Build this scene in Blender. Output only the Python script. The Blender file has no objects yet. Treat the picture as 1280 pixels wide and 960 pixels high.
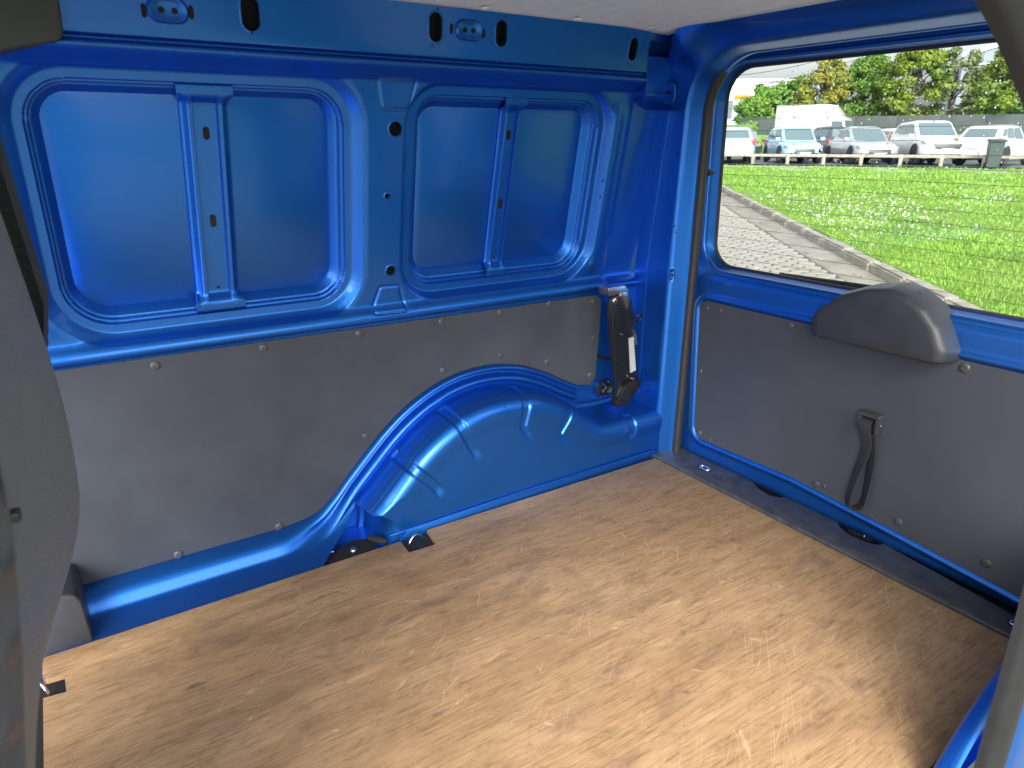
import bpy, bmesh, math, random
import numpy as np
from mathutils import Vector, Matrix
random.seed(7); rng = np.random.default_rng(7)
scn = bpy.context.scene
col = scn.collection
R = math.radians

# ------------------------------------------------------------------ camera, world, sun, exposure
F = 860.0; PITCH = math.atan(302/860.0); YAW = math.atan(594/(860/math.cos(PITCH)))
CAM = np.array([-1.548, -1.491, 1.0])
FW = np.array([math.sin(YAW)*math.cos(PITCH), math.cos(YAW)*math.cos(PITCH), -math.sin(PITCH)])
RT = np.array([math.cos(YAW), -math.sin(YAW), 0.0]); UP = np.cross(RT, FW)
cd = bpy.data.cameras.new('camera'); cam = bpy.data.objects.new('camera', cd); col.objects.link(cam)
cam.matrix_world = Matrix(((RT[0], UP[0], -FW[0], CAM[0]), (RT[1], UP[1], -FW[1], CAM[1]), (RT[2], UP[2], -FW[2], CAM[2]), (0, 0, 0, 1)))
cd.sensor_fit = 'HORIZONTAL'; cd.sensor_width = 36; cd.lens = F/1280*36
cd.clip_start = 0.02; cd.clip_end = 4000
cd.dof.use_dof = True; cd.dof.focus_distance = 2.1; cd.dof.aperture_fstop = 9
scn.camera = cam
SUN_EL, SUN_AZ = R(31), R(216)       # azimuth: compass angle from +Y towards +X of where the sun stands
w = bpy.data.worlds.new('World'); scn.world = w; w.use_nodes = True
nt = w.node_tree; bg = nt.nodes['Background']
sky = nt.nodes.new('ShaderNodeTexSky'); sky.sky_type = 'NISHITA'; sky.sun_disc = False
sky.sun_elevation = SUN_EL; sky.sun_rotation = SUN_AZ; sky.air_density = 1.0; sky.dust_density = 6.0; sky.ozone_density = 1.0
hs = nt.nodes.new('ShaderNodeHueSaturation'); hs.inputs['Saturation'].default_value = 0.22
nt.links.new(sky.outputs[0], hs.inputs['Color']); nt.links.new(hs.outputs[0], bg.inputs['Color'])
bg.inputs['Strength'].default_value = 0.15
sd = bpy.data.lights.new('sun', 'SUN'); sd.energy = 0.5; sd.angle = R(110); sd.color = (1, .96, .9)
sun = bpy.data.objects.new('sun', sd); col.objects.link(sun)
sv = Vector((math.sin(SUN_AZ)*math.cos(SUN_EL), math.cos(SUN_AZ)*math.cos(SUN_EL), math.sin(SUN_EL)))
sun.rotation_euler = sv.to_track_quat('Z', 'Y').to_euler(); sun.location = sv*30
vs = scn.view_settings; vs.view_transform = 'Standard'; vs.look = 'None'; vs.gamma = 1; vs.use_curve_mapping = False
vs.exposure = 1.6
try: scn.cycles.max_bounces = 10; scn.cycles.diffuse_bounces = 6; scn.cycles.glossy_bounces = 6; scn.cycles.transparent_max_bounces = 16
except Exception: pass

# ------------------------------------------------------------------ pixel helpers (photo pixels, 1280 wide)
def ray(px, py): return (px-640)*RT-(py-480)*UP+F*FW
def P(px, py, axis, val):
    d = ray(px, py); t = (val-CAM[axis])/d[axis]; return CAM+t*d
def proj(p):
    v = np.asarray(p, float)-CAM; d = v@FW; return 640+F*(v@RT)/d, 480-F*(v@UP)/d
TAN = math.tan(R(11))
def wallY(z): return 0.17-(z-0.64)*TAN
def PL(px, py, off=0.0):             # point on the leaning upper side wall
    n = np.array([0, math.cos(R(11)), math.sin(R(11))]); p0 = np.array([0, .17, .64])+n*off
    d = ray(px, py); t = ((p0-CAM)@n)/(d@n); return CAM+t*d

# ------------------------------------------------------------------ materials
def newmat(name):
    m = bpy.data.materials.new(name); m.use_nodes = True
    return m, m.node_tree, m.node_tree.nodes['Principled BSDF']
def N(nt, t, **kw):
    n = nt.nodes.new(t)
    for k, v in kw.items(): setattr(n, k, v)
    return n
def ramp(nt, stops):
    r = N(nt, 'ShaderNodeValToRGB'); e = r.color_ramp.elements
    while len(e) < len(stops): e.new(0.5)
    for i, (p, c) in enumerate(stops):
        e[i].position = p; e[i].color = (*c, 1) if len(c) == 3 else c
    return r
def coords(nt, scale=(1, 1, 1), kind='Object', rot=(0, 0, 0)):
    tc = N(nt, 'ShaderNodeTexCoord'); mp = N(nt, 'ShaderNodeMapping')
    mp.inputs['Scale'].default_value = scale; mp.inputs['Rotation'].default_value = rot
    nt.links.new(tc.outputs[kind], mp.inputs[0]); return mp.outputs[0]
def noise(nt, vec, scale, detail=4, rough=.55, dist=0):
    n = N(nt, 'ShaderNodeTexNoise'); n.inputs['Scale'].default_value = scale; n.inputs['Detail'].default_value = detail
    n.inputs['Roughness'].default_value = rough; n.inputs['Distortion'].default_value = dist
    nt.links.new(vec, n.inputs['Vector']); return n
def mixc(nt, fac, a, b, mode='MIX'):
    m = N(nt, 'ShaderNodeMix', data_type='RGBA', blend_type=mode)
    for s, v in ((0, fac), (6, a), (7, b)):
        if hasattr(v, 'is_linked'): nt.links.new(v, m.inputs[s])
        else: m.inputs[s].default_value = v if s == 0 else ((*v, 1) if len(v) == 3 else v)
    return m.outputs[2]
def bump(nt, b, h, strength, dist=0.001):
    n = N(nt, 'ShaderNodeBump'); n.inputs['Strength'].default_value = strength; n.inputs['Distance'].default_value = dist
    nt.links.new(h, n.inputs['Height']); nt.links.new(n.outputs[0], b.inputs['Normal'])
def simple(name, color, rough=.5, metal=0.0, var=0.12, scale=30, bumps=0.0, bscale=400, coat=0.0, bdist=.001, spec=.5):
    m, nt, b = newmat(name); v = coords(nt)
    n = noise(nt, v, scale, 5)
    r = ramp(nt, [(.3, tuple(c*(1-var) for c in color)), (.7, tuple(min(1, c*(1+var)) for c in color))])
    nt.links.new(n.outputs[0], r.inputs[0]); nt.links.new(r.outputs[0], b.inputs['Base Color'])
    b.inputs['Roughness'].default_value = rough; b.inputs['Metallic'].default_value = metal
    b.inputs['Coat Weight'].default_value = coat; b.inputs['Coat Roughness'].default_value = .08
    b.inputs['Specular IOR Level'].default_value = spec
    rr = ramp(nt, [(.3, (rough*.88,)*3), (.7, (min(1, rough*1.12),)*3)]); nt.links.new(n.outputs[0], rr.inputs[0]); nt.links.new(rr.outputs[0], b.inputs['Roughness'])
    if bumps: bump(nt, b, noise(nt, v, bscale, 3).outputs[0], bumps, bdist)
    return m
M = {}
def blue():
    m, nt, b = newmat('blue_metallic_paint'); v = coords(nt)
    n = noise(nt, v, 900, 2); n2 = noise(nt, v, 2.5, 3)
    r = ramp(nt, [(.3, (.011, .132, .51)), (.7, (.017, .168, .62))]); nt.links.new(n.outputs[0], r.inputs[0])
    nt.links.new(r.outputs[0], b.inputs['Base Color'])
    b.inputs['Metallic'].default_value = .92
    rr = ramp(nt, [(.3, (.41,)*3), (.7, (.47,)*3)]); nt.links.new(n2.outputs[0], rr.inputs[0]); nt.links.new(rr.outputs[0], b.inputs['Roughness'])
    b.inputs['Coat Weight'].default_value = .55; b.inputs['Coat Roughness'].default_value = .17
    n3 = noise(nt, v, 260, 2); bump(nt, b, n3.outputs[0], .05, .0006)
    return m
M['blue'] = blue()
def wood():
    m, nt, b = newmat('worn_plywood')
    v1 = coords(nt, (1.0, 3.0, 1)); v2 = coords(nt, (9, 190, 1)); v3 = coords(nt, (1, 2.4, 1)); v4 = coords(nt, (1, 1, 1)); v5 = coords(nt, (4.5, 26, 1))
    a = noise(nt, v1, 1.9, 6, .62, .7)
    ra = ramp(nt, [(.25, (.22, .133, .068)), (.40, (.308, .194, .100)), (.55, (.355, .230, .124)), (.75, (.41, .272, .152))])
    nt.links.new(a.outputs[0], ra.inputs[0])
    g = noise(nt, v2, 1.0, 5, .7)
    rg = ramp(nt, [(.35, (.58, .53, .48)), (.48, (1, 1, 1)), (.66, (1.16, 1.16, 1.14))]); nt.links.new(g.outputs[0], rg.inputs[0])
    c = mixc(nt, .75, ra.outputs[0], rg.outputs[0], 'MULTIPLY')
    f = noise(nt, v5, 1.0, 6, .65, .3)
    rf = ramp(nt, [(.37, (.75, .69, .63)), (.50, (1, 1, 1))]); nt.links.new(f.outputs[0], rf.inputs[0])
    c = mixc(nt, .40, c, rf.outputs[0], 'MULTIPLY')
    s = noise(nt, v3, 3.6, 8, .68, .9)
    rs = ramp(nt, [(.53, (0, 0, 0)), (.72, (1, 1, 1))]); nt.links.new(s.outputs[0], rs.inputs[0])
    ms = N(nt, 'ShaderNodeMath', operation='MULTIPLY'); ms.inputs[1].default_value = .8; nt.links.new(rs.outputs[0], ms.inputs[0])
    c = mixc(nt, ms.outputs[0], c, (.17, .11, .075))
    s2 = noise(nt, coords(nt, (1.0, 2.0, 1), rot=(0, 0, .12)), 2.6, 9, .7, 1.1); r2 = ramp(nt, [(.50, (0, 0, 0)), (.60, (.35, .35, .35)), (.72, (1, 1, 1))]); nt.links.new(s2.outputs[0], r2.inputs[0])
    m3 = N(nt, 'ShaderNodeMath', operation='MULTIPLY'); m3.inputs[1].default_value = .7; nt.links.new(r2.outputs[0], m3.inputs[0])
    c = mixc(nt, m3.outputs[0], c, (.175, .10, .055))
    # small dark scuffs
    k = noise(nt, coords(nt, (2.2, 5, 1)), 4.4, 5, .6, .4); rk = ramp(nt, [(.66, (0, 0, 0)), (.72, (1, 1, 1))]); nt.links.new(k.outputs[0], rk.inputs[0])
    mk_ = N(nt, 'ShaderNodeMath', operation='MULTIPLY'); mk_.inputs[1].default_value = .7; nt.links.new(rk.outputs[0], mk_.inputs[0])
    c = mixc(nt, mk_.outputs[0], c, (.10, .07, .055))
    # crossing scratches
    sc = None
    for i, (rz, sx, sy) in enumerate(((.5, 5, 60), (-.65, 4, 55), (1.1, 5, 70), (.15, 3, 80))):
        vv = coords(nt, (1, 1, 1), rot=(0, 0, rz)); mp = N(nt, 'ShaderNodeMapping'); mp.inputs['Scale'].default_value = (sx, sy, 1); mp.inputs['Location'].default_value = (i*3.1, i*7.7, 0)
        nt.links.new(vv, mp.inputs[0]); vo = N(nt, 'ShaderNodeTexVoronoi', feature='DISTANCE_TO_EDGE'); vo.inputs['Scale'].default_value = .9
        nt.links.new(mp.outputs[0], vo.inputs['Vector'])
        rv = ramp(nt, [(.0, (1, 1, 1)), (.016, (0, 0, 0))]); nt.links.new(vo.outputs[0], rv.inputs[0])
        msk = noise(nt, v4, 5+i*2, 3); rm = ramp(nt, [(.52, (0, 0, 0)), (.6, (1, 1, 1))]); nt.links.new(msk.outputs[0], rm.inputs[0])
        mm = N(nt, 'ShaderNodeMath', operation='MULTIPLY'); nt.links.new(rv.outputs[0], mm.inputs[0]); nt.links.new(rm.outputs[0], mm.inputs[1])
        m2 = N(nt, 'ShaderNodeMath', operation='MULTIPLY'); m2.inputs[1].default_value = .36; nt.links.new(mm.outputs[0], m2.inputs[0])
        c = mixc(nt, m2.outputs[0], c, (.68, .50, .30) if i % 2 else (.20, .13, .07))
    q = noise(nt, coords(nt, (16, 40, 1)), 1.0, 7, .8, .8); rq = ramp(nt, [(.34, (.70, .66, .60)), (.5, (1, 1, 1)), (.7, (1.10, 1.10, 1.08))]); nt.links.new(q.outputs[0], rq.inputs[0])
    c = mixc(nt, .85, c, rq.outputs[0], 'MULTIPLY')
    nt.links.new(c, b.inputs['Base Color'])
    b.inputs['Roughness'].default_value = .72; b.inputs['Specular IOR Level'].default_value = .25
    bump(nt, b, g.outputs[0], .35, .0006)
    return m
M['wood'] = wood()
M['board'] = simple('charcoal_trim_board', (.042, .048, .060), .62, spec=.3, var=.13, scale=9, bumps=.25, bscale=700, bdist=.0006)
M['tgboard'] = simple('charcoal_tailgate_board', (.046, .052, .067), .52, var=.09, scale=4, bumps=.22, bscale=700, bdist=.0006)
M['boardedge'] = simple('cut_board_edge', (.28, .23, .19), .7)
M['screw'] = simple('grey_plastic_rivet', (.055, .058, .065), .42)
M['black'] = simple('black_enamel', (.008, .009, .012), .3, coat=.3)
M['shade_black'] = simple('cavity_shade', (.006, .006, .008), .8)  # near-black that paints in the shade of holes, gaps and pockets
M['rubber'] = simple('black_rubber', (.022, .022, .024), .5, bumps=.2, bscale=200)
M['sealrubber'] = simple('grey_rubber', (.008, .0085, .0105), .55, bumps=.25, bscale=120)
M['plastic'] = simple('black_textured_plastic', (.035, .037, .042), .5, bumps=.35, bscale=900, var=.15, scale=14)
M['sillplastic'] = simple('scuffed_black_plastic', (.045, .049, .056), .48, bumps=.4, bscale=500, var=.35, scale=28)
M['capplastic'] = simple('charcoal_moulded_plastic', (.030, .033, .040), .42, bumps=.25, bscale=1300)
M['web'] = simple('black_webbing', (.022, .023, .026), .6, bumps=.6, bscale=900)
M['steel'] = simple('bright_steel', (.62, .62, .60), .25, 1.0)
M['label'] = simple('white_paper_label', (.40, .42, .43), .5, var=.05, scale=90)
M['lining'] = simple('pale_headliner', (.80, .79, .77), .9, bumps=.5, bscale=600, var=.05)
M['seatshell'] = simple('grey_grained_vinyl', (.175, .176, .178), .5, bumps=.9, bscale=230, bdist=.0015, var=.06)
M['seatside'] = simple('grey_vinyl', (.026, .028, .036), .28, bumps=.3, bscale=300)
M['ribcloth'] = simple('charcoal_ribbed_cloth', (.035, .04, .042), .8, bumps=.5, bscale=500)
M['pillartrim'] = simple('olive_grey_trim', (.042, .046, .044), .6, bumps=.4, bscale=900)
M['darkblue'] = M['blue']
def glass():
    m, nt, b = newmat('clear_window_glass'); nt.nodes.remove(b); o = nt.nodes['Material Output']
    t = N(nt, 'ShaderNodeBsdfTransparent'); t.inputs[0].default_value = (.94, .97, .955, 1)
    g = N(nt, 'ShaderNodeBsdfGlossy'); g.inputs['Roughness'].default_value = .02
    f = N(nt, 'ShaderNodeFresnel'); f.inputs[0].default_value = 1.3
    mx = N(nt, 'ShaderNodeMixShader'); nt.links.new(f.outputs[0], mx.inputs[0]); nt.links.new(t.outputs[0], mx.inputs[1]); nt.links.new(g.outputs[0], mx.inputs[2])
    nt.links.new(mx.outputs[0], o.inputs[0]); return m
M['glass'] = glass()
def waterdrop():
    m, nt, b = newmat('water_drop'); b.inputs['Base Color'].default_value = (1, 1, 1, 1); b.inputs['Roughness'].default_value = .03
    b.inputs['Transmission Weight'].default_value = 1; b.inputs['IOR'].default_value = 1.33; return m
M['drop'] = waterdrop()
def grassmat():
    m, nt, b = newmat('lawn_grass'); v = coords(nt)
    a = noise(nt, v, .5, 6, .6); g = noise(nt, v, 14, 5, .7)
    ra = ramp(nt, [(.3, (.115, .22, .03)), (.5, (.165, .285, .04)), (.62, (.205, .315, .05)), (.74, (.28, .32, .08))]); nt.links.new(a.outputs[0], ra.inputs[0])
    rg = ramp(nt, [(.3, (.55, .6, .5)), (.7, (1.15, 1.15, 1.1))]); nt.links.new(g.outputs[0], rg.inputs[0])
    nt.links.new(mixc(nt, .8, ra.outputs[0], rg.outputs[0], 'MULTIPLY'), b.inputs['Base Color']); b.inputs['Roughness'].default_value = .8
    b.inputs['Specular IOR Level'].default_value = .2
    bump(nt, b, g.outputs[0], 1, .06); return m
M['grass'] = grassmat()
M['blade'] = simple('grass_blade', (.165, .295, .042), .6, var=.35, scale=1.2, spec=.25)
M['verge'] = simple('verge_grass', (.16, .30, .03), .8, var=.25, scale=1.5)
M['daisy'] = simple('daisy_white', (.8, .8, .76), .6)
M['asphalt'] = simple('wet_asphalt', (.075, .08, .09), .45, var=.25, scale=1.5, bumps=.3, bscale=60, bdist=.004)
M['ground'] = simple('weathered_asphalt', (.28, .28, .27), .8, var=.25, scale=.8, bumps=.5, bscale=40, bdist=.006)
M['joint'] = simple('mossy_joint_sand', (.28, .28, .22), .95, var=.3, scale=6)
M['cobble'] = simple('grey_cobble', (.24, .225, .20), .8, var=.3, scale=3.5, bumps=.5, bscale=60, bdist=.004)
M['kerb'] = simple('lichen_kerb_stone', (.26, .245, .205), .85, var=.35, scale=5, bumps=.6, bscale=50, bdist=.006)
M['channel'] = simple('concrete_channel', (.22, .20, .175), .85, var=.25, scale=3, bumps=.5, bscale=50, bdist=.005)
M['leaflitter'] = simple('fallen_leaf', (.30, .19, .11), .7, var=.3, scale=3)
M['timber'] = simple('grey_timber', (.30, .26, .21), .85, var=.3, scale=8)
M['tyre'] = simple('tyre_black', (.02, .02, .022), .7)
M['rim'] = simple('alloy_silver', (.45, .46, .48), .35, .8)
M['cglass'] = simple('tinted_car_glass', (.10, .14, .16), .06, 0.0, var=.1, spec=.9)
M['white'] = simple('white_car_paint', (.58, .59, .60), .3, coat=.8, var=.02)
M['silver'] = simple('silver_car_paint', (.46, .48, .50), .3, .35, coat=.8, var=.03)
M['paleblue'] = simple('pale_blue_car_paint', (.36, .55, .70), .3, .2, coat=.8, var=.03)
M['charcoal'] = simple('charcoal_car_paint', (.045, .05, .055), .3, .3, coat=.8)
M['redlamp'] = simple('red_tail_lamp', (.45, .02, .03), .2, coat=.6)
M['headlamp'] = simple('clear_head_lamp', (.22, .24, .27), .12, .3, coat=.9)
M['plate'] = simple('number_plate_white', (.7, .7, .7), .4)
M['grille'] = simple('dark_grille', (.02, .022, .025), .4)
M['truckbox'] = simple('pale_grey_truck_box', (.45, .47, .47), .55, var=.06, scale=2)
M['bark'] = simple('bark', (.09, .07, .05), .9, var=.4, scale=10)
def leaf(name, c, c2):
    m, nt, b = newmat(name); v = coords(nt); n = noise(nt, v, .8, 5, .7); n2 = N(nt, 'ShaderNodeObjectInfo')
    r = ramp(nt, [(.32, c), (.68, c2)]); nt.links.new(n.outputs[0], r.inputs[0]); nt.links.new(r.outputs[0], b.inputs['Base Color'])
    b.inputs['Roughness'].default_value = .6; b.inputs['Specular IOR Level'].default_value = .3
    b.inputs['Subsurface Weight'].default_value = 0
    o = nt.nodes['Material Output']; t = N(nt, 'ShaderNodeBsdfTranslucent'); nt.links.new(r.outputs[0], t.inputs[0])
    mx = N(nt, 'ShaderNodeMixShader'); mx.inputs[0].default_value = .3; nt.links.new(b.outputs[0], mx.inputs[1]); nt.links.new(t.outputs[0], mx.inputs[2]); nt.links.new(mx.outputs[0], o.inputs[0])
    return m
M['leaf_green'] = leaf('green_leaf', (.09, .19, .028), (.19, .32, .05))
M['leaf_fresh'] = leaf('fresh_green_leaf', (.12, .25, .04), (.22, .38, .07))
M['leaf_gold'] = leaf('gold_green_leaf', (.11, .20, .022), (.25, .31, .045))
M['leaf_rust'] = leaf('rust_tipped_leaf', (.16, .23, .04), (.36, .32, .06))
M['leaf_grey'] = leaf('grey_green_leaf', (.13, .19, .08), (.26, .30, .15))
M['fence'] = simple('dark_screen_fence', (.045, .055, .055), .8, var=.3, scale=2)
M['wall_grey'] = simple('blue_grey_cladding', (.19, .215, .25), .6, var=.06, scale=1)
M['wall_white'] = simple('white_cladding', (.62, .66, .70), .5, var=.05, scale=.5)
M['orange'] = simple('orange_enamel', (.75, .24, .01), .4)
M['bin'] = simple('dark_green_bin', (.035, .055, .045), .5)

# ------------------------------------------------------------------ mesh helpers
def tag(o, label=None, cat=None, group=None, kind=None):
    if label: o['label'] = label
    if cat: o['category'] = cat
    if group: o['group'] = group
    if kind: o['kind'] = kind
    return o
def empty(name, loc=(0, 0, 0), rz=0):
    o = bpy.data.objects.new(name, None); col.objects.link(o); o.location = loc; o.rotation_euler = (0, 0, rz); o.empty_display_size = .1; return o
def link(name, me, mat, parent):
    if mat is not None: me.materials.append(M[mat] if isinstance(mat, str) else mat)
    o = bpy.data.objects.new(name, me); col.objects.link(o)
    if parent is not None: o.parent = parent
    return o
def mk(name, vs_, fs, mat, parent=None, ang=35, flip=False):
    me = bpy.data.meshes.new(name); me.from_pydata([tuple(map(float, v)) for v in vs_], [], fs if not flip else [f[::-1] for f in fs])
    me.update()
    if ang: me.polygons.foreach_set('use_smooth', [True]*len(me.polygons)); me.set_sharp_from_angle(angle=R(ang))
    return link(name, me, mat, parent)
def frombm(name, bm, mat, parent=None, ang=35):
    me = bpy.data.meshes.new(name); bmesh.ops.recalc_face_normals(bm, faces=bm.faces[:]); bm.to_mesh(me); bm.free()
    if ang: me.polygons.foreach_set('use_smooth', [True]*len(me.polygons)); me.set_sharp_from_angle(angle=R(ang))
    return link(name, me, mat, parent)
def grid(name, V, mat, parent=None, keep=None, ang=40, flip=False):   # V: (n,m,3) array
    n, m = V.shape[:2]; idx = np.arange(n*m).reshape(n, m)
    q = np.stack([idx[:-1, :-1], idx[1:, :-1], idx[1:, 1:], idx[:-1, 1:]], -1)
    q = q[keep] if keep is not None else q.reshape(-1, 4)
    q = q.reshape(-1, 4)
    if flip: q = q[:, ::-1]
    used = np.unique(q); rem = -np.ones(n*m, int); rem[used] = np.arange(len(used)); q = rem[q]; vv = V.reshape(-1, 3)[used]
    me = bpy.data.meshes.new(name); me.vertices.add(len(vv)); me.vertices.foreach_set('co', vv.astype(np.float32).ravel())
    me.loops.add(q.size); me.loops.foreach_set('vertex_index', q.ravel().astype(np.int32)); me.polygons.add(len(q))
    me.polygons.foreach_set('loop_start', np.arange(0, q.size, 4, dtype=np.int32)); me.update(calc_edges=True); me.validate()
    me.polygons.foreach_set('use_smooth', [True]*len(me.polygons))
    if ang: me.set_sharp_from_angle(angle=R(ang))
    return link(name, me, mat, parent)
def box(name, c, s, mat, parent=None, bev=.003, rot=None, seg=2):
    bm = bmesh.new(); bmesh.ops.create_cube(bm, size=1); bmesh.ops.scale(bm, vec=s, verts=bm.verts[:])
    if bev: bmesh.ops.bevel(bm, geom=bm.edges[:], offset=bev, segments=seg, affect='EDGES', profile=.5)
    if rot is not None: bmesh.ops.rotate(bm, cent=(0, 0, 0), matrix=Matrix.Rotation(rot[1], 3, rot[0]), verts=bm.verts[:])
    bmesh.ops.translate(bm, vec=c, verts=bm.verts[:]); return frombm(name, bm, mat, parent)
def prism(name, pts, off, mat, parent=None, bev=.0, seg=2, ang=35):     # pts: 3D polygon, off: extrusion vector
    bm = bmesh.new(); vs_ = [bm.verts.new(tuple(map(float, p))) for p in pts]; f = bm.faces.new(vs_)
    e = bmesh.ops.extrude_face_region(bm, geom=[f]); nv = [v for v in e['geom'] if isinstance(v, bmesh.types.BMVert)]
    bmesh.ops.translate(bm, vec=tuple(map(float, off)), verts=nv)
    if bev:
        bm.normal_update(); es = [ed for ed in bm.edges if any(len(fa.verts) > 4 or True for fa in ed.link_faces) and ed.calc_face_angle(0) > .6]
        bmesh.ops.bevel(bm, geom=es, offset=bev, segments=seg, affect='EDGES', profile=.5, clamp_overlap=True)
    return frombm(name, bm, mat, parent, ang)
def tube(name, pts, rad, mat, parent=None, seg=8, closed=False, flat=None):
    pts = [np.asarray(p, float) for p in pts]; n = len(pts); V = []; Fc = []
    prev = None
    for i, p in enumerate(pts):
        a = pts[(i-1) % n] if (i > 0 or closed) else p; b = pts[(i+1) % n] if (i < n-1 or closed) else p
        t = b-a; t /= np.linalg.norm(t)+1e-12
        if prev is None:
            u = np.cross(t, [0, 0, 1.]);
            if np.linalg.norm(u) < .1: u = np.cross(t, [0, 1., 0])
        else: u = prev-t*(prev@t)
        u /= np.linalg.norm(u); prev = u; v = np.cross(t, u); r = rad[i] if hasattr(rad, '__len__') else rad
        for k in range(seg):
            a_ = 2*math.pi*k/seg; fu, fv = (1, 1) if flat is None else flat
            V.append(p+u*math.cos(a_)*r*fu+v*math.sin(a_)*r*fv)
    m = n if closed else n-1
    for i in range(m):
        for k in range(seg):
            a = i*seg; b = ((i+1) % n)*seg; Fc.append((a+k, a+(k+1) % seg, b+(k+1) % seg, b+k))
    if not closed: Fc.append(tuple(range(seg))[::-1]); Fc.append(tuple((n-1)*seg+k for k in range(seg)))
    return mk(name, V, Fc, mat, parent, 50)
def lathe(name, prof, o, axis, mat, parent=None, seg=20):    # prof: (r,h) along axis from point o
    ax = np.asarray(axis, float); ax /= np.linalg.norm(ax); u = np.cross(ax, [0, 0, 1.])
    if np.linalg.norm(u) < .1: u = np.cross(ax, [1., 0, 0])
    u /= np.linalg.norm(u); v = np.cross(ax, u); V = []; Fc = []
    for r_, h in prof:
        for k in range(seg):
            a = 2*math.pi*k/seg; V.append(np.asarray(o)+ax*h+(u*math.cos(a)+v*math.sin(a))*r_)
    for i in range(len(prof)-1):
        for k in range(seg): Fc.append((i*seg+k, i*seg+(k+1) % seg, (i+1)*seg+(k+1) % seg, (i+1)*seg+k))
    Fc.append(tuple(range(seg))[::-1]); Fc.append(tuple((len(prof)-1)*seg+k for k in range(seg)))
    bm = bmesh.new(); me = bpy.data.meshes.new(name); me.from_pydata([tuple(map(float, x)) for x in V], [], Fc); bm.from_mesh(me); bpy.data.meshes.remove(me)
    return frombm(name, bm, mat, parent, 40)
def rounded(pts, rad, seg=8):            # 2D polygon with rounded corners
    n = len(pts); out = []
    for i in range(n):
        p = np.array(pts[i], float); a = np.array(pts[i-1], float); b = np.array(pts[(i+1) % n], float)
        r = rad[i] if hasattr(rad, '__len__') else rad
        if r <= 0: out.append(p); continue
        u = (a-p)/np.linalg.norm(a-p); v = (b-p)/np.linalg.norm(b-p); ang = math.acos(max(-1, min(1, u@v)))
        d = min(r/math.tan(ang/2), np.linalg.norm(a-p)*.48, np.linalg.norm(b-p)*.48); r2 = d*math.tan(ang/2)
        bis = (u+v)/np.linalg.norm(u+v); c = p+bis*r2/math.sin(ang/2)
        s = p+u*d; e = p+v*d; a0 = math.atan2(*(s-c)[::-1]); a1 = math.atan2(*(e-c)[::-1]); da = (a1-a0+math.pi) % (2*math.pi)-math.pi
        for k in range(seg+1):
            q = a0+da*k/seg; out.append(c+r2*np.array([math.cos(q), math.sin(q)]))
    return np.array(out)
def spline(pts, n):                       # Catmull-Rom, resampled evenly
    p = np.array(pts, float); p = np.vstack([2*p[0]-p[1], p, 2*p[-1]-p[-2]]); out = []
    for i in range(1, len(p)-2):
        t = np.linspace(0, 1, 40, endpoint=False)[:, None]
        out.append(.5*((2*p[i])+(-p[i-1]+p[i+1])*t+(2*p[i-1]-5*p[i]+4*p[i+1]-p[i+2])*t**2+(-p[i-1]+3*p[i]-3*p[i+1]+p[i+2])*t**3))
    out = np.vstack(out+[p[-2][None]]); return resample(out, n)
def resample(p, n):
    p = np.asarray(p, float); s = np.r_[0, np.cumsum(np.linalg.norm(np.diff(p, axis=0), axis=1))]; t = np.linspace(0, s[-1], n)
    return np.stack([np.interp(t, s, p[:, k]) for k in range(p.shape[1])], 1)
def chaikin(p, it=2):
    p = np.asarray(p, float)
    for _ in range(it):
        q = np.empty((2*(len(p)-1), p.shape[1])); q[0::2] = .75*p[:-1]+.25*p[1:]; q[1::2] = .25*p[:-1]+.75*p[1:]; p = np.vstack([p[:1], q, p[-1:]])
    return p
def sdpoly(X, Z, poly):                   # signed distance, negative inside
    poly = np.asarray(poly); d = np.full(X.shape, 1e9); ins = np.zeros(X.shape, bool); n = len(poly)
    for i in range(n):
        a = poly[i]; b = poly[(i+1) % n]; e = b-a; wx = X-a[0]; wz = Z-a[1]
        t = np.clip((wx*e[0]+wz*e[1])/(e@e+1e-15), 0, 1); d = np.minimum(d, np.hypot(wx-e[0]*t, wz-e[1]*t))
        c = ((a[1] <= Z) & (b[1] > Z)) | ((b[1] <= Z) & (a[1] > Z)); ins ^= c & (X < a[0]+(Z-a[1])*e[0]/(e[1] if abs(e[1]) > 1e-12 else 1e-12))
    return np.where(ins, -d, d)
def ss(a, b, x): t = np.clip((x-a)/(b-a), 0, 1); return t*t*(3-2*t)

# ------------------------------------------------------------------ the van body
van = empty('cargo_van', (0, 0, 0))
tag(van, 'metallic blue panel van, its bare cargo bay seen through the open side door', 'van')

# --- upper side wall: a pressed steel sheet with two blanked window recesses
SEC = [(.167, .44), (.167, .555), (.160, .560), (.156, .570), (.160, .582), (.172, .594)]
SEC += [(wallY(z), z) for z in (.606, .75, .9, 1.05, 1.126)]
SEC += [(.0725, 1.132), (.055, 1.141), (.032, 1.151), (.020, 1.158), (.018, 1.164), (.024, 1.169), (.037, 1.171), (.037, 1.1775), (.026, 1.179), (.024, 1.184), (.019, 1.238), (.013, 1.288), (.011, 1.31)]
SEC = resample(chaikin(SEC, 3), 520)
XS = np.arange(-2.05, .03, .0022)
SX, SZ = np.meshgrid(XS, SEC[:, 1], indexing='ij'); SY = np.broadcast_to(SEC[:, 0], SX.shape).copy()
tg_ = np.gradient(SEC, axis=0); tg_ /= np.linalg.norm(tg_, axis=1)[:, None]; nrm = np.stack([tg_[:, 1], -tg_[:, 0]], 1)   # outward (Y,z)
def pxpoly(pxs, off=0.0): return [(PL(*q, off)[0], PL(*q, off)[2]) for q in pxs]
winL = rounded([(-1.578, 1.122), (-.942, 1.122), (-.942, .607), (-1.578, .607)], [.095, .09, .09, .11], 10)
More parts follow.
